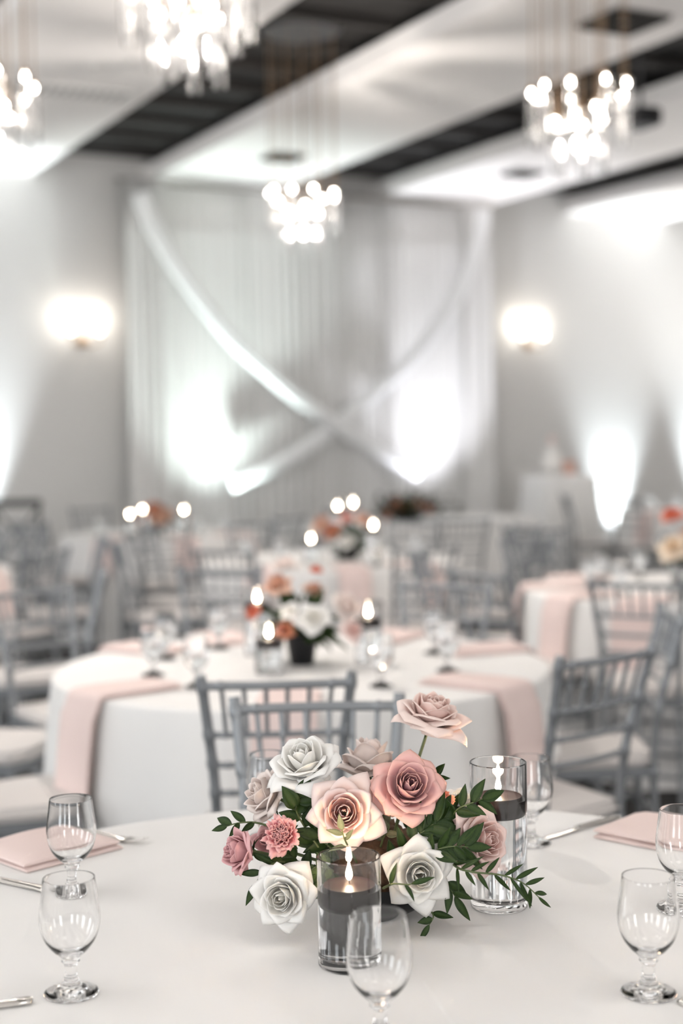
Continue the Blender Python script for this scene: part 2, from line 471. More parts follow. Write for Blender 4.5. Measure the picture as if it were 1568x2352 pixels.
# ------------------------------------------------------------------ tablecloths
def cloth_me(Rt, z, seed, zf=0.006, amp=0.036, nfold=15):
    rnd = random.Random(seed); bm = bmesh.new()
    n = 360
    ph = [rnd.uniform(0, 6.28) for _ in range(4)]
    def wave(a):
        return 0.5+0.5*math.sin(nfold*a+ph[0]+0.9*math.sin(3*a+ph[1])+0.5*math.sin(5*a+ph[2]))
    rings = []
    c = bm.verts.new((0, 0, z))
    for rr in (0.25, 0.5, 0.75, 0.9, 0.97): rings.append([bm.verts.new((Rt*rr*math.cos(2*PI*i/n), Rt*rr*math.sin(2*PI*i/n), z)) for i in range(n)])
    for k2 in range(1, 5):
        a2 = k2/4*PI/2
        rings.append([bm.verts.new(((Rt-0.012+0.012*math.sin(a2))*math.cos(2*PI*i/n), (Rt-0.012+0.012*math.sin(a2))*math.sin(2*PI*i/n), z-0.012+0.012*math.cos(a2))) for i in range(n)])
    m = 12
    for j in range(1, m+1):
        f = j/m; zz = lerp(z-0.012, zf, f); ring = []
        for i in range(n):
            a = 2*PI*i/n
            wv = wave(a)
            r = Rt+(wv**1.5)*amp*(f**0.8)*1.6+0.015*f
            ring.append(bm.verts.new((r*math.cos(a), r*math.sin(a), zz)))
        rings.append(ring)
    for i in range(n): bm.faces.new((c, rings[0][i], rings[0][(i+1) % n]))
    for a, b in zip(rings, rings[1:]):
        for i in range(n):
            j = (i+1) % n; bm.faces.new((a[i], b[i], b[j], a[j]))
    me = mesh_from(bm)
    return me
TZ = 0.76
TABLES = {}
def table(key, x, y, Rt, label, seed):
    o = link('tablecloth', cloth_me(Rt, TZ, seed), m_cloth, None, (x, y, 0), (0, 0, seed*0.7))
    tag(o, label, 'tablecloth', 'round tables under floor-length cloths')
    TABLES[key] = (x, y, Rt)
    return o
T0 = table('T0', 0.042, 1.85, 0.865, 'large white tablecloth of the nearest table under the roses', 1)
table('T2', -0.13, 4.40, 0.765, 'white floor-length tablecloth on second table behind silver chairs', 2)
table('T3', 1.60, 6.50, 0.76, 'white tablecloth on the table at the right edge', 3)
table('T4', -1.38, 10.9, 0.76, 'white tablecloth on the far left table before the wall', 4)
table('T5', -0.06, 8.30, 0.76, 'white tablecloth on the middle far table with four candles', 5)
table('T7', 3.35, 13.2, 0.76, 'grey white tablecloth on the farthest table at right', 6)
table('T8', -2.62, 7.9, 0.76, 'white tablecloth mostly cut off by the left edge', 7)

ca, cb_ = P(948, 2222)-T0.location, P(1100, 2440)-T0.location
sdv = (cb_-ca).cross(Vector((0, 0, 1))).normalized()
bm = bmesh.new(); rows = []
for i in range(21):
    c0 = ca.lerp(cb_, i/20); hh_ = 0.0006*min(1, i/4)
    rows.append([bm.verts.new(c0+sdv*x+Vector((0, 0, z*hh_-0.0002))) for x, z in ((-0.012, 0), (-0.005, 0.7), (0, 1), (0.0015, 0.3), (0.003, 0))])
for a, b in zip(rows, rows[1:]):
    for k2 in range(4): bm.faces.new((a[k2], a[k2+1], b[k2+1], b[k2]))
link('pressed_crease', mesh_from(bm), m_cloth, T0).rotation_euler = (0, 0, -0.7)
# head table: long rectangular cloth
hp = P(1040, 1197)
t = tag(link('head_tablecloth', (lambda: (lambda bm: (box(bm, (-1.1, -0.38, 0.005), (1.1, 0.38, 0.76)), bmesh.ops.bevel(bm, geom=bm.edges[:], offset=0.02, segments=3, affect='EDGES'), mesh_from(bm, angle=40))[2])(bmesh.new()))(), m_cloth, None, (hp.x-0.35, hp.y+0.3, 0), (0, 0, A0)), 'long rectangular head table cloth in front of the drapes', 'tablecloth')

# tall square cake table
ct = P(1290, 1092, 1.07)
def square_cloth_me(hw_, hh, flare, seed):
    bm = bmesh.new(); rnd = random.Random(seed); n = 160; rings = []
    def sq(a, r):
        c, s = math.cos(a), math.sin(a); k2 = 1/(abs(c)**6+abs(s)**6)**(1/6)
        return c*k2*r, s*k2*r
    c0 = bm.verts.new((0, 0, hh))
    for rr in (0.5, 0.95): rings.append([bm.verts.new((*sq(2*PI*i/n, hw_*rr), hh)) for i in range(n)])
    for j in range(0, 11):
        f = j/10; ring = []
        for i in range(n):
            a = 2*PI*i/n; r = hw_+flare*f*(0.6+0.4*math.sin(8*a+1))+0.02*f*math.sin(23*a)
            x, y = sq(a, r); ring.append(bm.verts.new((x, y, lerp(hh-0.012, 0.005, f))))
        rings.append(ring)
    for i in range(n): bm.faces.new((c0, rings[0][i], rings[0][(i+1) % n]))
    for a, b in zip(rings, rings[1:]):
        for i in range(n):
            j = (i+1) % n; bm.faces.new((a[i], b[i], b[j], a[j]))
    return mesh_from(bm)
tag(link('tall_tablecloth', square_cloth_me(0.31, 1.07, 0.09, 3), m_cloth, None, (ct.x, ct.y+0.2, 0), (0, 0, R(20))), 'tall square table draped in white cloth beside bright uplight', 'tablecloth')
cb = Vector((ct.x, ct.y+0.2, 1.07))
t = thing('cake', 'small tiered white cake on the tall draped table', 'cake', cb+Vector((-0.07, 0, 0)))
link('cake_stand', lathe_me([(0, 0), (0.07, 0), (0.02, 0.02), (0.02, 0.06), (0.12, 0.075), (0.12, 0.085), (0, 0.085)], 28), m_cake, t)
link('lower_tier', lathe_me([(0, 0.085), (0.095, 0.085), (0.095, 0.19), (0.088, 0.20), (0, 0.20)], 28), m_cake, t)
link('upper_tier', lathe_me([(0, 0.20), (0.058, 0.20), (0.058, 0.29), (0.05, 0.30), (0, 0.30)], 28), m_cake, t)
link('topper', lathe_me([(0, 0.30), (0.03, 0.32), (0.045, 0.36), (0.02, 0.40), (0, 0.41)], 16), mat('pale_pink', (0.75, 0.6, 0.57), 0.7), t)
t = thing('candle_jar', 'small rusty pink candle jar right of the white cake', 'jar', cb+Vector((0.10, -0.05, 0)))
link('jar', lathe_me([(0, 0), (0.05, 0), (0.062, 0.03), (0.062, 0.13), (0.055, 0.14), (0.05, 0.12), (0, 0.12)], 24), m_peach, t)
link('base', lathe_me([(0, -0.0), (0.075, 0.0), (0.07, 0.012), (0, 0.014)], 24), m_cake, t, (0, 0, 0.0))

# ------------------------------------------------------------------ chiavari chair
def node_tube_me(pts, r, nodes=(), k=5, n=12):
    """bamboo-like turned rod: swollen rings at given fractions"""
    pts = smooth_path(pts, k) if len(pts) > 2 else [Vector(pts[0])*(1-i/14)+Vector(pts[1])*(i/14) for i in range(15)]
    # resample
    L = [0]
    for a, b in zip(pts, pts[1:]): L.append(L[-1]+(b-a).length)
    fr = sorted(set([i/16 for i in range(17)]+[min(1, max(0, f+d)) for f in nodes for d in (-0.016, -0.009, 0, 0.009, 0.016)]))
    out, rad = [], []
    for f in fr:
        s = f*L[-1]; i = 0
        while i < len(L)-2 and L[i+1] < s: i += 1
        q = (s-L[i])/max(1e-9, L[i+1]-L[i]); out.append(pts[i].lerp(pts[i+1], min(1, q)))
        rr = r
        for nf in nodes:
            dd = abs(f-nf)
            if dd < 0.0095: rr = r*1.22
        rad.append(rr)
    return tube_me(out, rad, n)
def post_pts(s):
    return [(s*0.165, -0.215, 0), (s*0.150, -0.185, 0.25), (s*0.142, -0.175, 0.46), (s*0.146, -0.19, 0.64), (s*0.158, -0.225, 0.78), (s*0.174, -0.262, 0.925)]
def post_x(z):
    return {0.90: 0.170, 0.78: 0.158, 0.705: 0.151, 0.635: 0.146}[z]
def post_y(z):
    return {0.90: -0.256, 0.78: -0.225, 0.705: -0.206, 0.635: -0.19}[z]
CH = {}
for s, nm in ((-1, 'pl'), (1, 'pr')): CH[nm] = node_tube_me(post_pts(s), 0.0122, (0.3, 0.48, 0.68, 0.76, 0.84, 0.97))
for s, nm in ((-1, 'fl'), (1, 'fr')): CH[nm] = node_tube_me([(s*0.185, 0.19, 0), (s*0.19, 0.185, 0.22), (s*0.19, 0.18, 0.445)], 0.0122, (0.3, 0.5, 0.9))
for z in (0.90, 0.78, 0.705, 0.635):
    CH['r%g' % z] = node_tube_me([(-post_x(z), post_y(z), z), (0, post_y(z)-0.012, z), (post_x(z), post_y(z), z)], 0.0078 if z < 0.9 else 0.0105, (0.12, 0.88))
def spindle(x0):
    k2 = x0/0.15
    return node_tube_me([(k2*0.170, -0.256-0.011*(1-k2*k2), 0.90), (k2*0.158, -0.225-0.011*(1-k2*k2), 0.78)], 0.0056, (0.5,), n=8)
SPX = [-0.112, -0.067, -0.022, 0.022, 0.067, 0.112]
for i, x in enumerate(SPX): CH['s%d' % i] = spindle(x)
def seat_me(z0, z1, grow, bev):
    bm = bmesh.new()
    out = [(-0.155-grow, -0.19-grow), (0.155+grow, -0.19-grow), (0.20+grow, 0.10), (0.195+grow, 0.19+grow), (0.1, 0.205+grow), (-0.1, 0.205+grow), (-0.195-grow, 0.19+grow), (-0.20-grow, 0.10)]
    a = [bm.verts.new((x, y, z0)) for x, y in out]; b = [bm.verts.new((x, y, z1)) for x, y in out]
    bm.faces.new(a[::-1]); bm.faces.new(b)
    for i in range(8): bm.faces.new((a[i], a[(i+1) % 8], b[(i+1) % 8], b[i]))
    bmesh.ops.bevel(bm, geom=bm.edges[:], offset=bev, segments=4, affect='EDGES')
    return mesh_from(bm, angle=50)
CH['frame'] = seat_me(0.435, 0.465, 0.0, 0.009)
CH['cush'] = seat_me(0.466, 0.506, -0.004, 0.018)
for z, k2 in ((0.17, 'a'), (0.30, 'b')):
    CH['st'+k2+'f'] = node_tube_me([(-0.187, 0.187, z), (0.187, 0.187, z)], 0.009, (0.2, 0.8), n=8)
    CH['st'+k2+'b'] = node_tube_me([(-0.153, -0.19, z), (0.153, -0.19, z)], 0.009, (0.2, 0.8), n=8)
    for s, nm in ((-1, 'l'), (1, 'r')):
        CH['st'+k2+nm] = node_tube_me([(s*0.187, 0.187, z), (s*0.154, -0.19, z)], 0.009, (0.3, 0.7), n=8)
def make_chair(name='chiavari_chair', m=m_silver):
    t = thing(name, 'x', 'chair')
    def c(nm, key, mm=m):
        o = bpy.data.objects.new(nm, CH[key]); COL.objects.link(o); o.parent = t
        if not CH[key].materials: CH[key].materials.append(mm)
        return o
    c('seat_frame', 'frame'); c('seat_cushion', 'cush', m_cush)
    for kx in ('pl', 'pr', 'fl', 'fr'): c('leg', kx)
    c('top_rail', 'r0.9')
    for z in ('r0.78', 'r0.705', 'r0.635'): c('back_rail', z)
    for i in range(len(SPX)): c('spindle', 's%d' % i)
    for a in 'ab':
        for b in 'fblr': c('stretcher', 'st'+a+b)
    return t
proto = make_chair()
used = [False]
def put_chair(ox, oy, rz, label, group):
    if not used[0]:
        used[0] = True; o = proto
    else:
        o = proto.copy(); COL.objects.link(o)
        for ch in list(proto.children):
            c2 = ch.copy(); COL.objects.link(c2); c2.parent = o
    o.location = (ox, oy, 0); o.rotation_euler = (0, 0, rz)
    o['label'] = label; o['group'] = group
    return o
def chair_back_at(px, py, face, label, group, z=0.925):
    """back's top middle seen at px,py; face = world heading (deg, 0 = +Y, counter-clockwise)"""
    b = P(px, py, z); a = R(face)
    f = Vector((-math.sin(a), math.cos(a), 0)); o = b+f*0.262
    return put_chair(o.x, o.y, a, label, group)
def chair_at(tk, ang, dist, label, group, turn=0.0):
    """chair at table tk, ang degrees around it (0 = +X side), facing the table"""
    x, y, r = TABLES[tk]; a = R(ang)
    px, py = x+math.cos(a)*(r+dist), y+math.sin(a)*(r+dist)
    return put_chair(px, py, a+PI/2+R(turn), label, group)
G0 = 'silver chairs around the nearest table'
G2 = 'silver chairs around the second table'
G3 = 'silver chairs around the right edge table'
G4 = 'silver chairs around the far left table'
G5 = 'silver chairs around the middle far table'
G7 = 'silver chairs around the farthest right table'
G8 = 'silver chairs around the left edge table'
chair_back_at(728, 1597, 183, 'silver chiavari chair directly behind the roses, facing the camera', G0)
chair_back_at(635, 1548, 4, 'silver chiavari chair with its back to us, just left behind the roses', G2)
chair_back_at(1396, 1492, 38, 'silver chair right of tall candle cylinder, back turned to us', G2)
chair_back_at(1545, 1398, 88, 'silver chair side-on at right edge, beside the second table', G2)
chair_back_at(1025, 1333, 160, 'silver chair facing us across the second table, right of its flowers', G2)
chair_back_at(505, 1300, 188, 'silver chair facing us left behind second table flowers', G2)
put_chair(-0.93, 3.84, R(-63), 'silver chair cut by left edge, white cushion above pink napkin', G2)
put_chair(-1.16, 4.58, R(-105), 'silver chair at left edge, cushion touching the second table cloth', G2)
chair_back_at(70, 1348, -135, 'silver chair at far left side of the second table', G2)
chair_back_at(1460, 1330, -24, 'silver chair with back to us before right edge table', G3)
chair_at('T3', 215, 0.26, 'silver chair at the left front of the right edge table', G3)
chair_at('T3', 165, 0.26, 'silver chair at the left side of the right edge table', G3)
chair_at('T3', 118, 0.26, 'silver chair behind the left half of the right edge table', G3)
chair_at('T3', 75, 0.26, 'silver chair behind the flowers of the right edge table', G3)
chair_at('T3', 285, 0.26, 'silver chair in front of right edge table, cut by frame', G3)
chair_at('T5', 200, 0.26, 'silver chair left of the middle far table, pink napkin beside', G5)
chair_at('T5', 245, 0.26, 'silver chair at the left front of the middle far table', G5)
chair_at('T5', 292, 0.26, 'silver chair with back to us before middle far table', G5)
chair_at('T5', 335, 0.26, 'silver chair at the right front of the middle far table', G5)
chair_at('T5', 20, 0.26, 'silver chair at the right side of the middle far table', G5)
chair_at('T5', 65, 0.26, 'silver chair right behind the middle far table', G5)
chair_at('T5', 115, 0.26, 'silver chair left behind the middle far table', G5)
chair_at('T5', 158, 0.26, 'silver chair at the left rear of the middle far table', G5)
chair_at('T4', 190, 0.26, 'silver chair left of the far left table', G4)
chair_at('T4', 232, 0.26, 'silver chair at left front of the far left table', G4)
chair_at('T4', 275, 0.45, 'silver chair pulled out before the far left table', G4, 20)
chair_at('T4', 322, 0.26, 'silver chair at right front of the far left table', G4)
chair_at('T4', 5, 0.26, 'silver chair right of the far left table', G4)
chair_at('T4', 125, 0.26, 'silver chair behind the far left table near the wall', G4)
chair_back_at(240, 1308, 100, 'silver chair side-on left of the dark gap, alone mid-left', G8)
chair_at('T8', 15, 0.26, 'silver chair at the right side of the left edge table', G8)
chair_at('T8', 330, 0.26, 'silver chair at right front of the left edge table', G8)
chair_at('T8', 290, 0.26, 'silver chair in front of left edge table, back to us', G8)
chair_at('T8', 62, 0.26, 'silver chair right behind the left edge table', G8)
chair_at('T7', 180, 0.26, 'silver chair left of the farthest right table', G7)
chair_at('T7', 225, 0.26, 'silver chair at left front of the farthest right table', G7)
chair_at('T7', 268, 0.26, 'silver chair in front of the farthest right table', G7)
# loose row between middle and cake table
chair_back_at(1165, 1205, -85, 'silver chair standing side-on left of the tall draped table', 'silver chairs before the head table')
chair_back_at(1238, 1212, 200, 'silver chair standing in front of the tall draped table', 'silver chairs before the head table')
chair_back_at(1065, 1190, 10, 'silver chair with back to us before the head table', 'silver chairs before the head table')
# black chair far left
bc = Q(38, 1150, 11.6)
t = thing('black_chair', 'black wooden chair with wide top rail by left wall', 'chair', (bc.x, bc.y, 0), R(10))
hz = bc.z
link('top_rail', box_me((-0.2, -0.02, hz-0.05), (0.2, 0.01, hz+0.01), 0.008), m_blackchair, t)
for s in (-1, 1):
    link('leg', tube_me([(s*0.17, 0.05, 0), (s*0.16, 0.02, 0.45), (s*0.18, -0.01, hz-0.02)], 0.016, 10), m_blackchair, t)
    link('leg', tube_me([(s*0.19, 0.42, 0), (s*0.18, 0.40, 0.44)], 0.016, 10), m_blackchair, t)
    link('cross_bar', tube_me([(s*0.17, 0.0, hz-0.06), (0, 0.01, hz-0.28), (-s*0.15, 0.01, 0.50)], 0.011, 8), m_blackchair, t)
link('seat', box_me((-0.2, 0.0, 0.43), (0.2, 0.42, 0.46), 0.01), m_blackchair, t)

# ------------------------------------------------------------------ napkins
def napkin_me(r0, Rt, drop, wid=0.19, th=0.019, hang_out=0.012):
    """runs along +X from r0, bends over the table edge at Rt and hangs"""
    bm = bmesh.new()
    def layer(off, tk, wl_, wr_, start):
        path = []
        x = start
        n = 10
        for i in range(n+1): path.append((lerp(start, Rt-0.015, i/n), TZ+0.0015+off, (0, 1)))
        for i in range(1, 6):
            a = i/5*PI/2; rad = 0.018+off
            path.append((Rt-0.012+rad*math.sin(a)+0.002, TZ+0.0015+off-rad+rad*math.cos(a), (math.sin(a), math.cos(a))))
        x1, z1, _ = path[-1]
        if drop > 0:
            for i in range(1, 9):
                f = i/8; path.append((x1+0.035*f**0.8+hang_out, z1-drop*f, (0.99, 0.1)))
        rings = []
        for i, (x, z, nn) in enumerate(path):
            e = 0.0
            if i == 0: e = 1.0
            ring = []
            m = 14
            for k2 in range(m+1):
                c = k2/m; y = lerp(-wl_, wr_, c)
                edge = 1-(abs(2*c-1))**8
                h = tk*(0.35+0.65*edge)*(0.45 if e else 1)
                rip = 0.0015*math.sin(c*7+x*20)
                ring.append(bm.verts.new((x+nn[0]*(h+rip), y, z+nn[1]*(h+rip))))
            for k2 in range(m, -1, -1):
                c = k2/m; y = lerp(-wl_, wr_, c)
                ring.append(bm.verts.new((x, y, z)))
            rings.append(ring)
        for a, b in zip(rings, rings[1:]):
            for k2 in range(len(a)):
                j = (k2+1) % len(a); bm.faces.new((a[k2], a[j], b[j], b[k2]))
        bm.faces.new(rings[0]); bm.faces.new(rings[-1][::-1])
    h = wid/2
    layer(0.0, th*0.45, h, h, r0)
    layer(th*0.5, th*0.5, h-0.004, h+0.003, r0+0.004)
    return mesh_from(bm, angle=60)
NAP = {}
def napkin(tk, ang, r0, label, drop=0.25, wid=0.19, turn=0, grp=None):
    x, y, r = TABLES[tk]; key = (tk, r0, drop, wid)
    if key not in NAP: NAP[key] = napkin_me(r0, r, drop, wid)
    o = link('napkin', NAP[key], m_nap, None, (x, y, 0), (0, 0, R(ang+turn)))
    return tag(o, label, 'napkin', grp or 'folded blush napkins')
def ang_of(tk, px, py, z=TZ):
    p = P(px, py, z); x, y, r = TABLES[tk]
    return math.degrees(math.atan2(p.y-y, p.x-x)), math.hypot(p.x-x, p.y-y)
a1, r1 = ang_of('T0', 175, 1978); a2, r2 = ang_of('T0', 1475, 1948)
print('napkin', a1, r1, a2, r2)
napkin('T0', a1, r1, 'folded blush napkin on nearest table, behind the left goblets')
napkin('T0', a2, r2, 'folded blush napkin on nearest table, at the right edge')
napkin('T0', -38, 0.60, 'corner of a blush napkin at the bottom right edge', drop=0.2)
for (px, py), lab in (((170, 1605), 'blush napkin hanging from left side of the second table'), ((1145, 1580), 'blush napkin hanging from right side of the second table'),
                      ((650, 1640), 'blush napkin hanging from second table behind silver chair backs')):
    a, r = ang_of('T2', px, py); napkin('T2', a, 0.50, lab, 0.27, 0.17)
for (px, py), lab in (((262, 1488), 'blush napkin on the left rear of the second table'), ((1170, 1492), 'blush napkin on the right rear of the second table'), ((925, 1460), 'blush napkin on the far rim of the second table, right of flowers'), ((480, 1458), 'blush napkin on the far rim of second table, left of flowers')):
    a, r = ang_of('T2', px, py); napkin('T2', a, 0.50, lab, 0.2, 0.17)
for (px, py), lab in (((1295, 1375), 'blush napkin hanging from the front of the right edge table'), ((1210, 1350), 'blush napkin hanging at the left side of right edge table'),
                      ((1290, 1328), 'blush napkin on the left rear of the right edge table'), ((1440, 1395), 'blush napkin behind chair spindles on right edge table')):
    a, r = ang_of('T3', px, py); napkin('T3', a, 0.48, lab, 0.27, 0.18)
for px, lab in ((247, 'blush napkin hanging left on the far left table'), (432, 'blush napkin hanging right on the far left table'), (560, 'blush napkin at the right end of the far left table')):
    x, y, r = TABLES['T4']; xx = (px-784)/F*10.4
    a = math.degrees(math.acos(max(-0.97, min(0.97, (xx-x)/r)))); napkin('T4', -a, 0.5, lab, 0.24, 0.17)
for px, lab in ((600, 'blush napkin hanging left on the middle far table'), (810, 'blush napkin hanging from front of the middle far table'), (980, 'blush napkin hanging right on the middle far table')):
    x, y, r = TABLES['T5']; xx = (px-784)/F*7.8
    a = math.degrees(math.acos(max(-0.97, min(0.97, (xx-x)/r)))); napkin('T5', -a, 0.5, lab, 0.22, 0.17)
for a, lab in ((-60, 'blush napkin hanging at front of the left edge table'), (-15, 'blush napkin hanging at right side of left edge table')): napkin('T8', a, 0.5, lab, 0.22, 0.17)
for a, lab in ((215, 'blush napkin hanging left on the farthest right table'), (262, 'blush napkin hanging in front on farthest right table')): napkin('T7', a, 0.5, lab, 0.24, 0.17)

# ------------------------------------------------------------------ goblets
GOB_OUT = [(0, 0), (0.030, 0), (0.0345, 0.0015), (0.0345, 0.0035), (0.030, 0.0065), (0.020, 0.0095), (0.0125, 0.014), (0.0095, 0.019), (0.0098, 0.021), (0.0082, 0.024), (0.0078, 0.034), (0.0090, 0.040), (0.0118, 0.0435), (0.0112, 0.046), (0.0145, 0.051),
           (0.0225, 0.058), (0.0315, 0.070), (0.0368, 0.085), (0.0384, 0.098), (0.0375, 0.112), (0.0352, 0.130), (0.0330, 0.1485), (0.0325, 0.1502)]
GOB_IN = [(0.0318, 0.1498), (0.0318, 0.1485), (0.0338, 0.130), (0.0361, 0.112), (0.0369, 0.098), (0.0352, 0.085), (0.0300, 0.0715), (0.0205, 0.061), (0.010, 0.0565), (0, 0.0555)]
def fine(prof, k=3):
    pts = smooth_path([(r, 0, z) for r, z in prof], k)
    return [(max(0, p.x), p.z) for p in pts]
me_gob = lathe_me([(0, 0.0022), (0.020, 0.0018), (0.027, 0.0006), (0.0295, 0.0003), (0.0315, 0.0003)]+fine(GOB_OUT[2:], 3)+fine(GOB_IN, 3), 64, angle=32)
me_gob_lo = lathe_me(GOB_OUT+GOB_IN, 24, angle=32)
me_gwater = lathe_me([(0, 0.0553), (0.0102, 0.0563), (0.0207, 0.0608), (0.0302, 0.0713), (0.0354, 0.085), (0.0371, 0.098), (0.0366, 0.106), (0, 0.106)], 24)
def goblet(x, y, label, lo=False, water=False, grp='stemmed water goblets'):
    o = link('goblet', me_gob_lo if lo else me_gob, m_glass, None, (x, y, TZ), (0, 0, random.uniform(0, 6)))
    tag(o, label, 'goblet', grp)
    if water: link('water', me_gwater, m_water, o)
    return o
for px, py, lab in ((164, 2283, 'empty stemmed goblet at lower left, in front of another'), (167, 2053, 'empty stemmed goblet at left, in front of the pink napkin'),
                    (873, 2392, 'empty stemmed goblet nearest the camera, overlapping the black candle'), (1489, 2283, 'empty stemmed goblet at the lower right'),
                    (1566, 2090, 'stemmed goblet cut by the right edge above another goblet'), (1219, 1938, 'stemmed goblet right behind the tall candle cylinder'),
                    (618, 1925, 'stemmed goblet mostly hidden behind the white rose')):
    p = P(px, py); goblet(p.x, p.y, lab)
def ring_goblets(tk, angs, r, what):
    x, y, R_ = TABLES[tk]
    for a, pos in angs:
        goblet(x+r*math.cos(R(a)), y+r*math.sin(R(a)), pos, lo=True, water=True, grp='water goblets on '+what)
ring_goblets('T2', [(200, 'filled goblet on second table near left pink napkin'), (232, 'filled goblet on second table at front left'), (160, 'filled goblet on second table at rear left'), (128, 'filled goblet on second table behind left candles'),
                    (60, 'filled goblet on second table behind right candle'), (25, 'filled goblet on second table at the right rear'), (340, 'filled goblet on second table near right napkin'), (300, 'filled goblet on second table at front right')], 0.47, 'the second table')
ring_goblets('T3', [(180, 'goblet on right edge table near its left rim'), (215, 'goblet on right edge table at front left'), (140, 'goblet on right edge table at rear left'), (108, 'goblet at rear of the right edge table'), (250, 'goblet on right edge table near its front rim')], 0.47, 'the right edge table')
ring_goblets('T5', [(235, 'goblet on the middle far table at front left'), (300, 'goblet on the middle far table at front right'), (345, 'goblet on the middle far table at right'), (190, 'goblet on the middle far table at left')], 0.5, 'the middle far table')
ring_goblets('T4', [(210, 'goblet on the far left table at left'), (250, 'goblet on the far left table at front'), (310, 'goblet on the far left table at front right'), (350, 'goblet on the far left table at right')], 0.5, 'the far left table')
ring_goblets('T7', [(190, 'goblet on the farthest right table at left'), (230, 'goblet on the farthest right table at front left'), (265, 'goblet on the farthest right table at front')], 0.5, 'the farthest right table')

# ------------------------------------------------------------------ cutlery
def flat_sweep(outline, th, dome=0.0):
    """outline: list of (x, half width, z); a flat bar along X"""
    bm = bmesh.new(); rings = []
    for x, h, z in outline:
        rings.append([bm.verts.new(v) for v in ((x, -h, z), (x, -h*0.6, z+th), (x, h*0.6, z+th), (x, h, z), (x, h*0.6, z-th*0.3), (x, -h*0.6, z-th*0.3))])
    for a, b in zip(rings, rings[1:]):
        for k2 in range(6): bm.faces.new((a[k2], a[(k2+1) % 6], b[(k2+1) % 6], b[k2]))
    bm.faces.new(rings[0]); bm.faces.new(rings[-1][::-1])
    return mesh_from(bm, angle=60)
me_kh = flat_sweep([(0, 0.004, 0.003), (0.004, 0.009, 0.003), (0.02, 0.0095, 0.0035), (0.035, 0.008, 0.0035), (0.10, 0.006, 0.004), (0.12, 0.006, 0.004)], 0.0045)
me_kb = flat_sweep([(0.12, 0.006, 0.004), (0.128, 0.009, 0.003), (0.18, 0.010, 0.002), (0.215, 0.008, 0.002), (0.232, 0.002, 0.002)], 0.0012)
me_fh = flat_sweep([(0, 0.004, 0.003), (0.004, 0.009, 0.003), (0.02, 0.0095, 0.003), (0.035, 0.007, 0.003), (0.10, 0.0035, 0.006), (0.135, 0.0035, 0.004), (0.145, 0.009, 0.003), (0.155, 0.0125, 0.0025), (0.165, 0.0125, 0.003)], 0.0028)
bm = bmesh.new()
for i in range(4):
    y = -0.0105+i*0.007
    tube(bm, [(0.163, y, 0.004), (0.18, y, 0.005), (0.20, y*0.95, 0.009), (0.208, y*0.93, 0.012)], [0.0022, 0.0018, 0.0015, 0.0006], 6)
me_tines = mesh_from(bm)
def knife(p0, p1, label):
    a = math.atan2(p1.y-p0.y, p1.x-p0.x)
    t = thing('knife', label, 'knife', (p0.x, p0.y, TZ), a, 'knives on the nearest table')
    link('handle', me_kh, m_steel, t); link('blade', me_kb, m_steel, t)
def fork(p0, p1, label, rev=False):
    a = math.atan2(p1.y-p0.y, p1.x-p0.x)
    t = thing('fork', label, 'fork', (p0.x, p0.y, TZ), a, 'forks on the nearest table')
    link('handle', me_fh, m_steel, t); link('tines', me_tines, m_steel, t)
b = P(120, 2052); a = P(0, 2028)
knife(b, a, 'knife at left edge, in front of the pink napkin')
tipf = P(332, 1942); base = P(215, 1918)
dv = (base-tipf).normalized(); fork(tipf+dv*0.208, tipf, 'fork with tines poking right of the left pink napkin')
e = P(75, 2304); f_ = P(-200, 2345)
knife(e, f_, 'knife end at the bottom left corner')
k0 = P(1422, 1880); k1 = P(1245, 1930)
knife(k0, k1, 'knife lying right of tall candle cylinder, left of napkin')
knife(P(1562, 2312), P(1700, 2250), 'knife tip at bottom right edge')

# ------------------------------------------------------------------ candle cylinders
def flame_me(h):
    return lathe_me([(0, 0), (h*0.10, h*0.06), (h*0.17, h*0.22), (h*0.16, h*0.40), (h*0.10, h*0.65), (h*0.04, h*0.86), (0, h)], 16)
me_flame = flame_me(0.026)
def cylinder_candle(x, y, hh, label, water_z, lo=False, r=0.0425, light=True, clab='x', grp='candle cylinders', mixed=0):
    n = 24 if lo else 72
    t = tag(link('glass_cylinder', lathe_me([(0, 0.0012), (r*0.8, 0.0012), (r-0.003, 0.0004), (r-0.002, 0.0004), (r, 0.0024), (r, 0.006), (r, hh-0.006), (r, hh-0.001), (r-0.001, hh), (r-0.0018, hh), (r-0.0025, hh-0.001), (r-0.0025, 0.016), (r-0.006, 0.0125), (0, 0.0115)], n, angle=32), m_glass, None, (x, y, TZ)), label, 'candle holder', grp)
    link('water', lathe_me([(0, 0.0118), (r-0.0058, 0.0127), (r-0.0023, 0.0162), (r-0.0023, water_z), (0, water_z)], n, angle=60), m_water, t)
    rc = r-0.0065
    c = thing('floating_candle', clab, 'candle', (x, y, TZ+water_z), 0, grp.replace('cylinders', 'floats')+' floating candles')
    link('wax', lathe_me([(0, -0.026), (rc*0.80, -0.026), (rc*0.93, -0.018), (rc, -0.010), (rc, 0.001), (rc*0.96, 0.0045), (rc*0.85, 0.0035), (rc*0.4, 0.005), (0, 0.0055)], n, angle=60), m_wax, c)
    link('wick', tube_me([(0, 0, 0.004), (0.0008, 0, 0.014)], 0.0009, 6), m_dark, c)
    fl = link('flame', me_flame, m_flame, c, (0, 0, 0.010))
    if lo: fl.scale = (1.35, 1.35, 1.2)
    if light:
        l = bpy.data.lights.new('candle_flame', 'POINT'); l.energy = 0.35; l.color = (1.0, 0.66, 0.36); l.shadow_soft_size = 0.008
        o = bpy.data.objects.new('candle_flame', l); COL.objects.link(o); o.location = (x, y, TZ+water_z+0.042)
    return t
p = P(804, 2214)
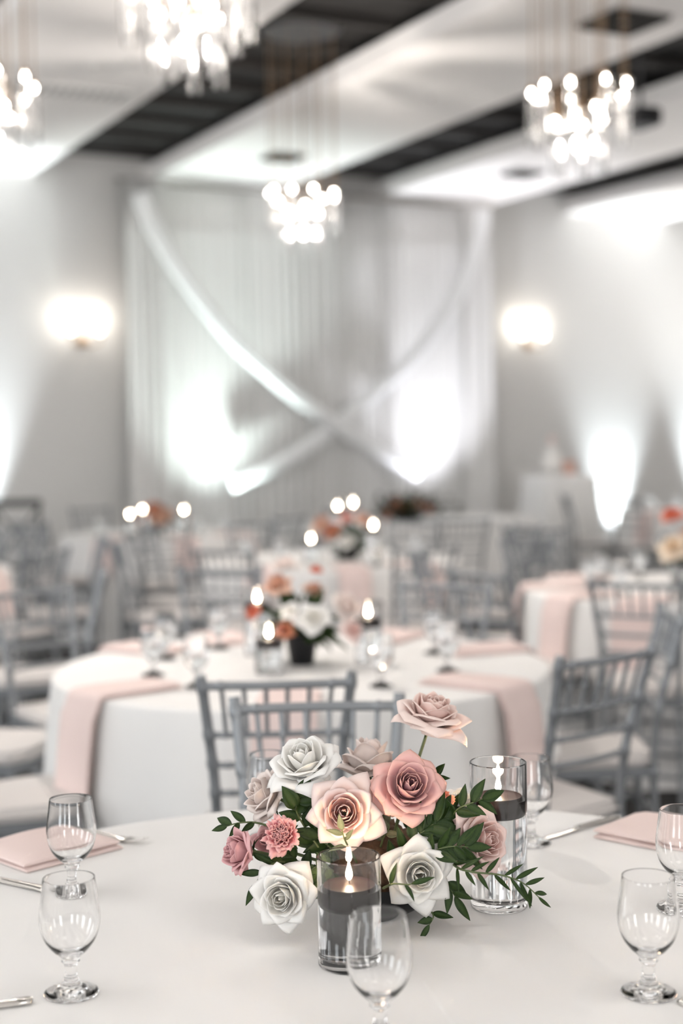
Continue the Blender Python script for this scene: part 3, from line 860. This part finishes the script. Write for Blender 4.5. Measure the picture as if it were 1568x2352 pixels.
cylinder_candle(p.x, p.y, 0.147, 'short glass cylinder with black floating candle before the roses', 0.104, clab='black floating candle burning in the short front cylinder', grp='candle cylinders on the nearest table')
FC = Vector((p.x, p.y))
p = P(1146, 2080)
cylinder_candle(p.x, p.y, 0.218, 'tall glass cylinder with black floating candle right of roses', 0.163, clab='black floating candle burning in the tall right cylinder', grp='candle cylinders on the nearest table')
def candles(tk, lst, what):
    for px, py, hz, lab, hh in lst:
        q = P(px, py, TZ+hz)
        cylinder_candle(q.x, q.y, hh, 'glass cylinder candle '+lab+' on '+what, hz-0.022, lo=True, light=False, clab='burning floating candle '+lab+' on '+what, grp='candle cylinders on '+what)
candles('T2', [(590, 1372, 0.19, 'at rear left', 0.225), (617, 1452, 0.125, 'at front left', 0.15), (845, 1405, 0.165, 'at right', 0.20)], 'the second table')
candles('T5', [(775, 1162, 0.30, 'back left', 0.33), (811, 1154, 0.32, 'back right', 0.35), (714, 1237, 0.14, 'front left', 0.17), (857, 1206, 0.22, 'far right', 0.25)], 'the middle far table')
candles('T4', [(298, 1181, 0.18, 'leftmost', 0.21), (327, 1170, 0.20, 'beside flowers', 0.23), (422, 1171, 0.20, 'right of flowers', 0.23)], 'the far left table')
candles('T3', [(1564, 1268, 0.14, 'at left of flowers', 0.17)], 'the right edge table')

# ------------------------------------------------------------------ flowers
def bez(p, t):
    a, b, c, d = p; s = 1-t
    return tuple(s*s*s*a[i]+3*s*s*t*b[i]+3*s*t*t*c[i]+t*t*t*d[i] for i in (0, 1))
K_IN = [(0, 0), (0.14, 0.22), (0.13, 0.62), (0.03, 0.80)]
K_MID = [(0, 0), (0.42, 0.10), (0.40, 0.58), (0.46, 0.80)]
K_OUT = [(0, 0), (0.60, -0.04), (0.66, 0.48), (1.02, 0.40)]
K_REF = [(0, 0), (0.62, -0.10), (0.84, 0.40), (1.14, 0.02)]
def keyp(f):
    if f < 0.5: a, b, t = K_IN, K_MID, f/0.5
    elif f < 0.82: a, b, t = K_MID, K_OUT, (f-0.5)/0.32
    else: a, b, t = K_OUT, K_REF, (f-0.82)/0.18
    return [(lerp(x[0], y[0], t), lerp(x[1], y[1], t)) for x, y in zip(a, b)]
def rose_me(Rr, seed, c_in, c_out, c_edge=None, n=30, fmax=1.0, gu=14, gt=14, ruffle=0.0, serr=0.0, wscale=1.0, hgt=1.0):
    rnd = random.Random(seed); bm = bmesh.new()
    lay = bm.loops.layers.float_color.new('Col')
    c_edge = c_edge or c_out
    for i in range(n):
        f = (i/(n-1))**0.9*fmax
        kp = keyp(min(1.0, f*rnd.uniform(0.93, 1.07)) if f > 0.5 else f)
        jr = rnd.uniform(0.93, 1.07); jz = rnd.uniform(0.94, 1.06)
        phi = i*2.39996+rnd.uniform(-.15, .15)
        W = Rr*(0.26+0.56*f)*wscale*rnd.uniform(0.9, 1.1)
        roll = lerp(0.01, 0.17, max(0, (f-0.35)/0.65))*rnd.uniform(0.6, 1.5)
        tip = (0.05+0.42*f*f)*rnd.uniform(0.5, 1.25)
        rw = [rnd.uniform(0, 6.28) for _ in range(3)]
        skew = rnd.uniform(-0.12, 0.12)
        lean = rnd.uniform(-0.05, 0.05)
        grid = []
        for a in range(gt+1):
            t0 = a/gt; row = []
            for b in range(gu+1):
                u = b/gu*2-1
                ht = 1-tip*abs(u)**0.95-0.16*u*u
                if serr: ht += serr*(math.sin(u*23+rw[0])*0.5+math.sin(u*41+rw[1])*0.5)*0.5
                t = t0*ht
                r_, z_ = bez(kp, min(1.0, t)); r_ *= jr; z_ *= jz*hgt
                wp = 0.16+0.84*math.sin(min(1, t0/0.62)*PI/2)**1.1
                if t0 > 0.62: wp *= 1-0.16*((t0-0.62)/0.38)**2
                off = (u+skew*t)*wp*W
                re = max(r_*Rr, Rr*0.07)+Rr*0.10
                az = phi+max(-2.3, min(2.3, off/re))
                # cup and edge roll
                e = max(0, abs(u)-0.45)/0.55
                ro = roll*e*e*t*t
                r2 = r_+ro*(0.9 if f > 0.4 else 0.3)+lean*t
                z2 = z_-ro*0.8-0.02*u*u*f
                if f > 0.5:   # fold back of the very tip
                    q = max(0, t0-0.78)/0.22
                    r2 += 0.05*q*q*roll/0.1; z2 -= 0.07*q*q*roll/0.1
                if ruffle:
                    q = t0**2
                    rr = ruffle*q*(math.sin(u*7+rw[0])+0.6*math.sin(u*15+rw[1]))
                    r2 += rr; z2 += rr*0.6
                else:
                    rr = 0.018*t*math.sin(u*3.5+rw[2])*f+0.008*t*math.sin(u*8+rw[0])
                    r2 += rr; z2 += rr*0.5
                r2 = max(r2, 0.004)
                v = bm.verts.new((math.cos(az)*r2*Rr, math.sin(az)*r2*Rr, z2*Rr))
                row.append((v, t0, abs(u)))
            grid.append(row)
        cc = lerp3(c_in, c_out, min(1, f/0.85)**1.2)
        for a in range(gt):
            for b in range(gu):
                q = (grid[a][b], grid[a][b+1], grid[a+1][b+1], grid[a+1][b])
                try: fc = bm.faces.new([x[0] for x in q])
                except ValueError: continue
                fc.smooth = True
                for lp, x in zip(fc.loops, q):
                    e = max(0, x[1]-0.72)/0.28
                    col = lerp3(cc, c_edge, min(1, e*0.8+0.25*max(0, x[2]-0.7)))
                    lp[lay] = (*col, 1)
    me = bpy.data.meshes.new('rose'); bm.to_mesh(me); bm.free()
    me.materials.append(m_petal)
    return me
def leaf_geo(bm, lay, base, d, up, L, Wd, c1, c2, bend=0.25, fold=0.25, seg=10):
    d = d.normalized(); side = d.cross(up).normalized(); nrm = side.cross(d).normalized()
    rows = []
    for i in range(seg+1):
        t = i/seg
        wv = Wd*math.sin(PI*min(1, t**0.82))**0.9*(1-0.15*t)
        if i == 0: wv = Wd*0.04
        if i == seg: wv = Wd*0.01
        c = base+d*L*t-nrm*L*bend*t*t
        rows.append([bm.verts.new(c+side*wv*k2*0.5+nrm*abs(k2)**1.3*wv*fold) for k2 in (-1, -0.5, 0, 0.5, 1)])
    for a, b in zip(rows, rows[1:]):
        for k2 in range(4):
            fc = bm.faces.new((a[k2], a[k2+1], b[k2+1], b[k2])); fc.smooth = True
            for lp in fc.loops: lp[lay] = (*lerp3(c1, c2, random.random()*0.3+(0.35 if k2 in (1, 2) else 0)), 1)
def leaves_obj(name, specs, parent, c1=(0.012, 0.032, 0.005), c2=(0.045, 0.085, 0.014), seg=10):
    bm = bmesh.new(); lay = bm.loops.layers.float_color.new('Col')
    for s in specs: leaf_geo(bm, lay, *s[:5], c1, c2, *(s[5:] if len(s) > 5 else ()), seg=seg)
    me = bpy.data.meshes.new(name); bm.to_mesh(me); bm.free(); me.materials.append(m_leaf)
    o = bpy.data.objects.new(name, me); COL.objects.link(o); o.parent = parent
    sd = o.modifiers.new('thickness', 'SOLIDIFY'); sd.thickness = 0.0004
    return o
WHITE = ((0.90, 0.87, 0.80), (0.93, 0.92, 0.90))
BLUSH = ((0.86, 0.55, 0.48), (0.91, 0.76, 0.72))
PEACH = ((0.84, 0.45, 0.40), (0.94, 0.77, 0.70))
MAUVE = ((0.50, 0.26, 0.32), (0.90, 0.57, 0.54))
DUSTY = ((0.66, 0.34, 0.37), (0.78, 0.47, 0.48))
PALE = ((0.84, 0.70, 0.64), (0.86, 0.78, 0.74))
def aim(d, roll=0.0):
    d = Vector(d).normalized()
    return (d.to_track_quat('Z', 'Y') @ Quaternion((0, 0, 1), roll)).to_euler()
BOWL = P(858, 2105)        # foot of the bowl on the nearest table
BOWL = Vector((BOWL.x, 2.075, TZ))
def flower(kind, pos, d, Rr, seed, cols, label, root=None, edge=None, tilt_stem=True, sepal=True, **kw):
    """pos: middle of the bloom; d: way it faces"""
    d = Vector(d).normalized()
    base = Vector(pos)-d*Rr*0.40
    t = thing(kind, label, 'rose' if 'rose' in kind else 'carnation', base, 0, 'flowers in the black bowl')
    me = rose_me(Rr, seed, cols[0], cols[1], edge, **kw)
    o = link('bloom', me, None, t, None, aim(d, seed))
    sd = o.modifiers.new('thickness', 'SOLIDIFY'); sd.thickness = 0.0005
    root = Vector(root) if root is not None else BOWL+Vector((random.uniform(-.03, .03), random.uniform(-.03, .03), 0.055))
    r0 = root-base
    st = smooth_path([(0, 0, 0), -d*Rr*0.5, (-d*Rr*0.6).lerp(r0, 0.55), r0], 6)
    link('stem', tube_me(st, 0.0024, 8), m_stem, t)
    if sepal:
        q = aim(d, seed).to_quaternion(); sp = []
        for k2 in range(5):
            a = k2*2*PI/5
            dd = q @ Vector((math.cos(a), math.sin(a), 0.15 if k2 % 2 else -0.35))
            sp.append((q @ Vector((math.cos(a)*0.003, math.sin(a)*0.003, -0.003)), dd, d, 0.024, 0.0065, -0.2 if k2 % 2 else 0.25))
        leaves_obj('sepals', sp, t, seg=6)
        link('calyx', lathe_me([(0, -0.009), (0.0035, -0.008), (0.0062, -0.002), (0.0058, 0.003), (0, 0.004)], 12), m_stem, t, None, aim(d))
    return t
def FP(px, py, y): return Q(px, py, y)
flower('rose', FP(698, 1748, 2.03), (-0.25, -0.42, 0.86), 0.053, 11, WHITE, 'large white rose at the upper left of the arrangement', n=32, hgt=1.1)
flower('rose', FP(848, 1750, 2.13), (0.10, 0.25, 0.96), 0.050, 12, PALE, 'pale blush rose seen from behind, top middle of arrangement', n=26, hgt=1.35, edge=(0.86, 0.76, 0.72))
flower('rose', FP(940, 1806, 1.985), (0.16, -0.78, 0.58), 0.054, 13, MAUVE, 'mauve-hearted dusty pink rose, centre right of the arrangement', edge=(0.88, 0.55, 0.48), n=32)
flower('rose', FP(790, 1866, 1.955), (-0.05, -0.93, 0.30), 0.051, 14, PEACH, 'open blush rose with peach heart directly above front candle', edge=(0.88, 0.75, 0.72), n=29)
flower('rose', FP(608, 1826, 2.06), (-0.80, -0.35, 0.42), 0.043, 15, PALE, 'pale greyish blush rose behind and left of white rose', n=30, hgt=1.2)
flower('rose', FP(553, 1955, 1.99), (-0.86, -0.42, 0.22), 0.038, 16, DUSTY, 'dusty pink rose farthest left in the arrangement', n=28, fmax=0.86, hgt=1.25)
flower('rose', FP(648, 2060, 1.935), (-0.28, -0.90, 0.05), 0.047, 17, WHITE, 'white rose low at the left, beside the front candle', n=32)
flower('rose', FP(962, 2008, 1.945), (0.10, -0.94, 0.16), 0.049, 18, WHITE, 'white pointed-petal rose right of the front candle', edge=(0.88, 0.87, 0.84), n=28)
flower('rose', FP(1106, 1932, 1.99), (0.62, -0.70, 0.30), 0.050, 19, BLUSH, 'pink blush rose farthest right in front of tall cylinder', edge=(0.86, 0.68, 0.64), n=32, hgt=1.15)
flower('rose', FP(994, 1630, 2.12), (0.24, -0.20, 0.93), 0.056, 20, BLUSH, 'tall blush rose standing above the rest on its stem', edge=(0.90, 0.76, 0.70), n=34, hgt=0.95)
flower('rose', FP(1056, 1842, 2.16), (0.2, -0.3, 0.85), 0.034, 21, WHITE, 'cream rose half hidden behind the tall cylinder candle leaves', n=24)
flower('rose', FP(816, 1816, 2.08), (-0.3, -0.3, 0.75), 0.024, 25, PEACH, 'small peach rose under the top middle blush rose', n=18)
flower('rose', FP(612, 1930, 2.035), (-0.2, -0.7, 0.5), 0.026, 26, DUSTY, 'pink rose petals just behind the ruffled carnation', n=16, edge=(0.8, 0.5, 0.5))
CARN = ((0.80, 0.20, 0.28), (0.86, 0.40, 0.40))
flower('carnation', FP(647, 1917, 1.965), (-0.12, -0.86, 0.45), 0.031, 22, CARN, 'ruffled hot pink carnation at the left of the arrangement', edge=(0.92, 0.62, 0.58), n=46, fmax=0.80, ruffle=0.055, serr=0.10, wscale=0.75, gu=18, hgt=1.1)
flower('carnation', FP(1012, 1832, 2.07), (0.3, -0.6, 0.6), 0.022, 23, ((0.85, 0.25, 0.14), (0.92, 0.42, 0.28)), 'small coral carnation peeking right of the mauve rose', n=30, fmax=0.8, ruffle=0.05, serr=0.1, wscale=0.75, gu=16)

# bowl
t = tag(link('flower_bowl', lathe_me(fine([(0.0, 0.0), (0.045, 0.0), (0.055, 0.006), (0.080, 0.022), (0.092, 0.042), (0.095, 0.058), (0.0925, 0.0585), (0.088, 0.045), (0.075, 0.026), (0.050, 0.012), (0.0, 0.010)], 3), 64, angle=60), m_bowl, None, BOWL), 'low black bowl holding the roses on the nearest table', 'bowl')
# brown moss / dried filler inside
bm = bmesh.new(); bmesh.ops.create_icosphere(bm, subdivisions=5, radius=1)
rn = random.Random(3)
from mathutils import noise
for v in bm.verts:
    nn = noise.noise(v.co*6)*0.10+noise.noise(v.co*16)*0.10
    v.co = v.co*(1+nn); v.co.x *= 0.072; v.co.y *= 0.072; v.co.z = v.co.z*0.062
mo = tag(link('moss_filler', mesh_from(bm), m_moss, None, BOWL+Vector((0, 0, 0.075))), 'brown dried moss filling the black bowl among stems', 'moss', kind='stuff')

# ---- foliage sprigs
def sprig(pts, label, n, L, Wd, seed, spread=0.9, upv=Vector((0, -0.5, 1)), rad=0.0015, c1=(0.012, 0.032, 0.005), c2=(0.045, 0.085, 0.014), m=None, tipleaf=True, start=0.2, name='leaf_sprig'):
    rnd = random.Random(seed); random.seed(seed)
    pts = smooth_path(pts, 8); o = pts[0].copy()
    t = thing(name, label, 'leaves', o, 0, 'green sprigs in the black bowl')
    link('stem', tube_me([p-o for p in pts], [lerp(rad*1.3, rad*0.5, i/(len(pts)-1)) for i in range(len(pts))], 6), m or m_stem, t)
    sp = []
    for i in range(n):
        f = lerp(start, 1.0, i/max(1, n-1)); k2 = min(len(pts)-2, int(f*(len(pts)-1)))
        tg = (pts[k2+1]-pts[k2]).normalized()
        sd = tg.cross(upv).normalized()*(1 if i % 2 else -1)
        d = tg*0.75+sd*spread*rnd.uniform(0.6, 1.1)+upv.normalized()*rnd.uniform(-0.25, 0.35)
        if i == n-1 and tipleaf: d = tg
        ll = L*rnd.uniform(0.75, 1.15)
        sp.append((pts[k2]-o, d, (upv+Vector((rnd.uniform(-.4, .4), rnd.uniform(-.4, .4), 0))).normalized(), ll, Wd*rnd.uniform(0.8, 1.15), rnd.uniform(-0.05, 0.35), rnd.uniform(0.1, 0.3)))
    leaves_obj('leaves', sp, t, c1, c2)
    return t
CF = Vector((0, -1, 0.35))
sprig([FP(1000, 1930, 2.05), FP(1040, 1985, 1.96), FP(1080, 2002, 1.93), FP(1150, 2010, 1.93), FP(1200, 2028, 1.93), FP(1238, 2062, 1.94)], 'long narrow-leaved sprig trailing right past the tall cylinder', 16, 0.034, 0.0065, 1, upv=CF)
sprig([FP(1000, 1935, 2.06), FP(1032, 1885, 2.0), FP(1052, 1858, 1.98), FP(1082, 1845, 1.97), FP(1108, 1835, 1.97)], 'glossy leaf sprig rising in front of the tall candle', 7, 0.036, 0.016, 2, upv=CF, start=0.35)
sprig([FP(640, 1905, 2.03), FP(590, 1890, 2.03), FP(550, 1890, 2.03), FP(520, 1898, 2.03)], 'thin leaf sprig sticking out at far left', 5, 0.026, 0.012, 3, upv=CF, start=0.4)
sprig([FP(700, 1990, 2.0), FP(640, 1980, 1.98), FP(605, 2000, 1.97), FP(588, 2030, 1.96)], 'pointed leaves left of the low white rose', 6, 0.034, 0.013, 4, upv=CF, start=0.3)
sprig([FP(740, 1960, 2.0), FP(700, 1900, 2.0), FP(680, 1860, 2.0), FP(690, 1830, 2.0)], 'broad green leaves under the upper white rose', 7, 0.038, 0.022, 5, upv=CF, start=0.2)
sprig([FP(760, 2000, 1.98), FP(735, 1990, 1.96), FP(715, 2000, 1.955), FP(705, 2030, 1.95)], 'round green leaves just left of the front candle', 6, 0.030, 0.024, 6, upv=CF, start=0.1, c2=(0.17, 0.25, 0.08))
sprig([FP(900, 2000, 2.0), FP(950, 1930, 1.97), FP(985, 1900, 1.97), FP(1020, 1880, 1.98)], 'dark leaves below the mauve-hearted rose', 16, 0.040, 0.018, 7, upv=CF, start=0.1)
sprig([FP(930, 2010, 2.0), FP(990, 1960, 1.96), FP(1030, 1945, 1.95), FP(1075, 1945, 1.95)], 'dark leaf cluster between white rose and right blush rose', 16, 0.038, 0.015, 8, upv=CF, start=0.1)
sprig([FP(960, 2060, 2.0), FP(1015, 2020, 1.97), FP(1030, 2035, 1.96), FP(1045, 2060, 1.955)], 'drooping leaves under the right white rose', 6, 0.036, 0.015, 9, upv=CF, start=0.3)
sprig([FP(880, 2040, 1.97), FP(890, 2035, 1.90), FP(905, 2030, 1.885), FP(935, 2032, 1.885), FP(945, 2030, 1.885)], 'little twig with one leaf crossing the right white rose', 3, 0.032, 0.008, 10, upv=CF, start=0.4)
sprig([FP(960, 2080, 2.02), FP(985, 2090, 1.985), FP(995, 2105, 1.975), FP(985, 2125, 1.972)], 'leaf tips hanging beside the black bowl', 3, 0.028, 0.011, 11, upv=CF, start=0.5)
sprig([FP(870, 1960, 2.04), FP(880, 1925, 2.0), FP(893, 1900, 1.985), FP(880, 1880, 1.985)], 'greyish leaves over the brown moss', 5, 0.026, 0.012, 12, upv=CF, start=0.3, c1=(0.10, 0.11, 0.06), c2=(0.22, 0.20, 0.13))
sprig([FP(780, 2000, 2.06), FP(770, 1960, 2.02), FP(740, 1930, 2.0), FP(725, 1905, 2.0)], 'shaded leaves behind the open blush rose', 9, 0.040, 0.02, 13, upv=CF, start=0.1)
sprig([FP(960, 1850, 2.08), FP(985, 1800, 2.06), FP(1000, 1780, 2.05)], 'single leaf tips right of the mauve-hearted rose', 3, 0.028, 0.012, 14, upv=CF, start=0.6)
sprig([FP(820, 1980, 1.99), FP(800, 1945, 1.955), FP(790, 1925, 1.94), FP(785, 1905, 1.93)], 'slim grey leaves behind the front flame', 4, 0.028, 0.009, 15, upv=CF, start=0.4, c1=(0.10, 0.12, 0.07), c2=(0.2, 0.22, 0.14))
sprig([FP(840, 2030, 2.05), FP(800, 1940, 2.12), FP(760, 1870, 2.14), FP(720, 1840, 2.12)], 'dark leaves deep behind at upper left', 10, 0.04, 0.02, 16, upv=CF, start=0.1)
sprig([FP(870, 2030, 2.07), FP(920, 1920, 2.12), FP(980, 1880, 2.14), FP(1030, 1870, 2.13)], 'dark leaves deep behind at the right', 12, 0.04, 0.018, 17, upv=CF, start=0.1)
sprig([FP(850, 2030, 2.05), FP(745, 2040, 2.0), FP(690, 1985, 1.99), FP(665, 1965, 1.99)], 'dark leaves above the low white rose', 10, 0.036, 0.018, 18, upv=CF, start=0.15)

# ---- arrangements on the other tables (small in view)
FM = {}
def far_mesh(key):
    if key not in FM:
        cols = {'white': WHITE, 'blush': BLUSH, 'peach': ((0.55, 0.25, 0.16), (0.74, 0.48, 0.36)), 'pale': PALE, 'coral': ((0.65, 0.12, 0.07), (0.72, 0.24, 0.15)), 'rust': ((0.45, 0.14, 0.07), (0.6, 0.25, 0.15)), 'cream': ((0.8, 0.62, 0.42), (0.86, 0.74, 0.6))}[key]
        FM[key] = rose_me(1.0, 31+len(FM), cols[0], cols[1], n=18, gu=6, gt=7)
    return FM[key]
def far_arrangement(tk, cx, cy, lst, what, vase_h=0.09, vase_r=0.05, zt=TZ):
    tag(link('flower_vase', lathe_me([(0, 0), (vase_r*0.8, 0), (vase_r, vase_h*0.5), (vase_r*1.15, vase_h), (vase_r*1.05, vase_h), (0, vase_h*0.8)], 32), m_bowl, None, (cx, cy, zt)), 'black flower vase on '+what, 'vase', 'black vases')
    # foliage
    rnd = random.Random(tk); random.seed(tk)
    t = thing('foliage', 'dark green leaves around the flowers on '+what, 'leaves', (cx, cy, zt+vase_h), 0, 'far foliage')
    sp = []
    for i in range(110):
        a = rnd.uniform(0, 2*PI); e = rnd.uniform(-0.3, 1.3)
        d = Vector((math.cos(a)*math.cos(e), math.sin(a)*math.cos(e), math.sin(e)))
        sp.append((d*rnd.uniform(0.0, 0.09), d, Vector((rnd.uniform(-1, 1), rnd.uniform(-1, 1), 1)).normalized(), 0.075, 0.032))
    leaves_obj('leaves', sp, t, seg=4)
    link('stem', tube_me([(0, 0, -vase_h*0.3), (0, 0, 0.04)], 0.004, 6), m_stem, t)
    for i, (px, py, y, key, rr, where) in enumerate(lst):
        p = Q(px, py, y); d = (p-Vector((cx, cy, zt+vase_h*0.4))).normalized()+Vector((0, -0.4, 0.1))
        o = link('rose', far_mesh(key), None, None, p, aim(d, i)); rr *= 0.88; o.scale = (rr, rr, rr)
        tag(o, where+' on '+what, 'rose', 'roses on '+what)
v2 = P(695, 1515)
far_arrangement('a', v2.x, 4.42, [(718, 1425, 4.30, 'white', 0.062, 'big white rose at the centre'), (790, 1398, 4.35, 'pale', 0.065, 'large pale rose at right'), (805, 1450, 4.3, 'blush', 0.045, 'low blush rose at right'),
    (640, 1350, 4.42, 'peach', 0.06, 'peach rose at upper left'), (655, 1305, 4.5, 'pale', 0.055, 'topmost pale rose'), (725, 1313, 4.45, 'coral', 0.028, 'small coral bloom on top'), (583, 1408, 4.3, 'coral', 0.032, 'coral bloom at far left'),
    (668, 1405, 4.3, 'white', 0.035, 'small white rose left of centre'), (720, 1360, 4.45, 'peach', 0.045, 'peach rose above the white one'), (655, 1450, 4.32, 'rust', 0.035, 'rust rose low at left')], 'the second table', vase_h=0.10, vase_r=0.045)
far_arrangement('b', TABLES['T5'][0]+0.09, 8.3, [(795, 1245, 8.2, 'white', 0.06, 'white rose low in front'), (765, 1222, 8.25, 'rust', 0.07, 'coral rose at left'), (740, 1205, 8.3, 'peach', 0.07, 'peach rose at far left'), (830, 1200, 8.3, 'peach', 0.08, 'peach rose at right'), (795, 1195, 8.3, 'coral', 0.06, 'coral rose on top')], 'the middle far table', 0.09, 0.07)
far_arrangement('c', TABLES['T4'][0]-0.04, 10.9, [(352, 1170, 10.85, 'rust', 0.08, 'rust rose at centre'), (370, 1190, 10.8, 'peach', 0.07, 'peach rose low'), (340, 1190, 10.85, 'rust', 0.07, 'rust rose at left'), (385, 1180, 10.9, 'peach', 0.06, 'peach rose at right')], 'the far left table', 0.09, 0.06)
far_arrangement('d', 1.58, 6.4, [(1545, 1192, 6.45, 'coral', 0.075, 'orange rose cut by frame'), (1548, 1262, 6.3, 'cream', 0.08, 'cream rose beside the candle'), (1590, 1230, 6.4, 'peach', 0.07, 'peach rose beyond the frame')], 'the right edge table', 0.12, 0.09)
hd = P(935, 1197)
far_arrangement('e', hd.x, hd.y, [(895, 1180, hd.y, 'rust', 0.09, 'rust rose at left'), (925, 1165, hd.y, 'rust', 0.08, 'rust rose left of centre'), (955, 1160, hd.y, 'peach', 0.07, 'brownish peach rose at centre'), (980, 1170, hd.y, 'rust', 0.08, 'rust rose at right'), (905, 1160, hd.y, 'rust', 0.07, 'dark rose on top')], 'the head table', 0.06, 0.12)
random.seed(99)
t = thing('foliage_garland', 'dark leafy garland lying along the head table', 'leaves', (hd.x, hd.y, 0.76), 0)
sp = []
for i in range(170):
    a = random.uniform(0, 2*PI); e = random.uniform(0, 1.3)
    d = Vector((math.cos(a)*math.cos(e), math.sin(a)*math.cos(e), math.sin(e)))
    x = random.uniform(-0.25, 0.30)
    sp.append((Vector((x, x*0.5, 0.03))+Vector((d.x, d.y, d.z*1.1))*random.uniform(0.02, 0.19), d, Vector((random.uniform(-1, 1), random.uniform(-1, 1), 1)).normalized(), 0.08, 0.035))
leaves_obj('leaves', sp, t, (0.03, 0.04, 0.02), (0.08, 0.07, 0.04), seg=4)
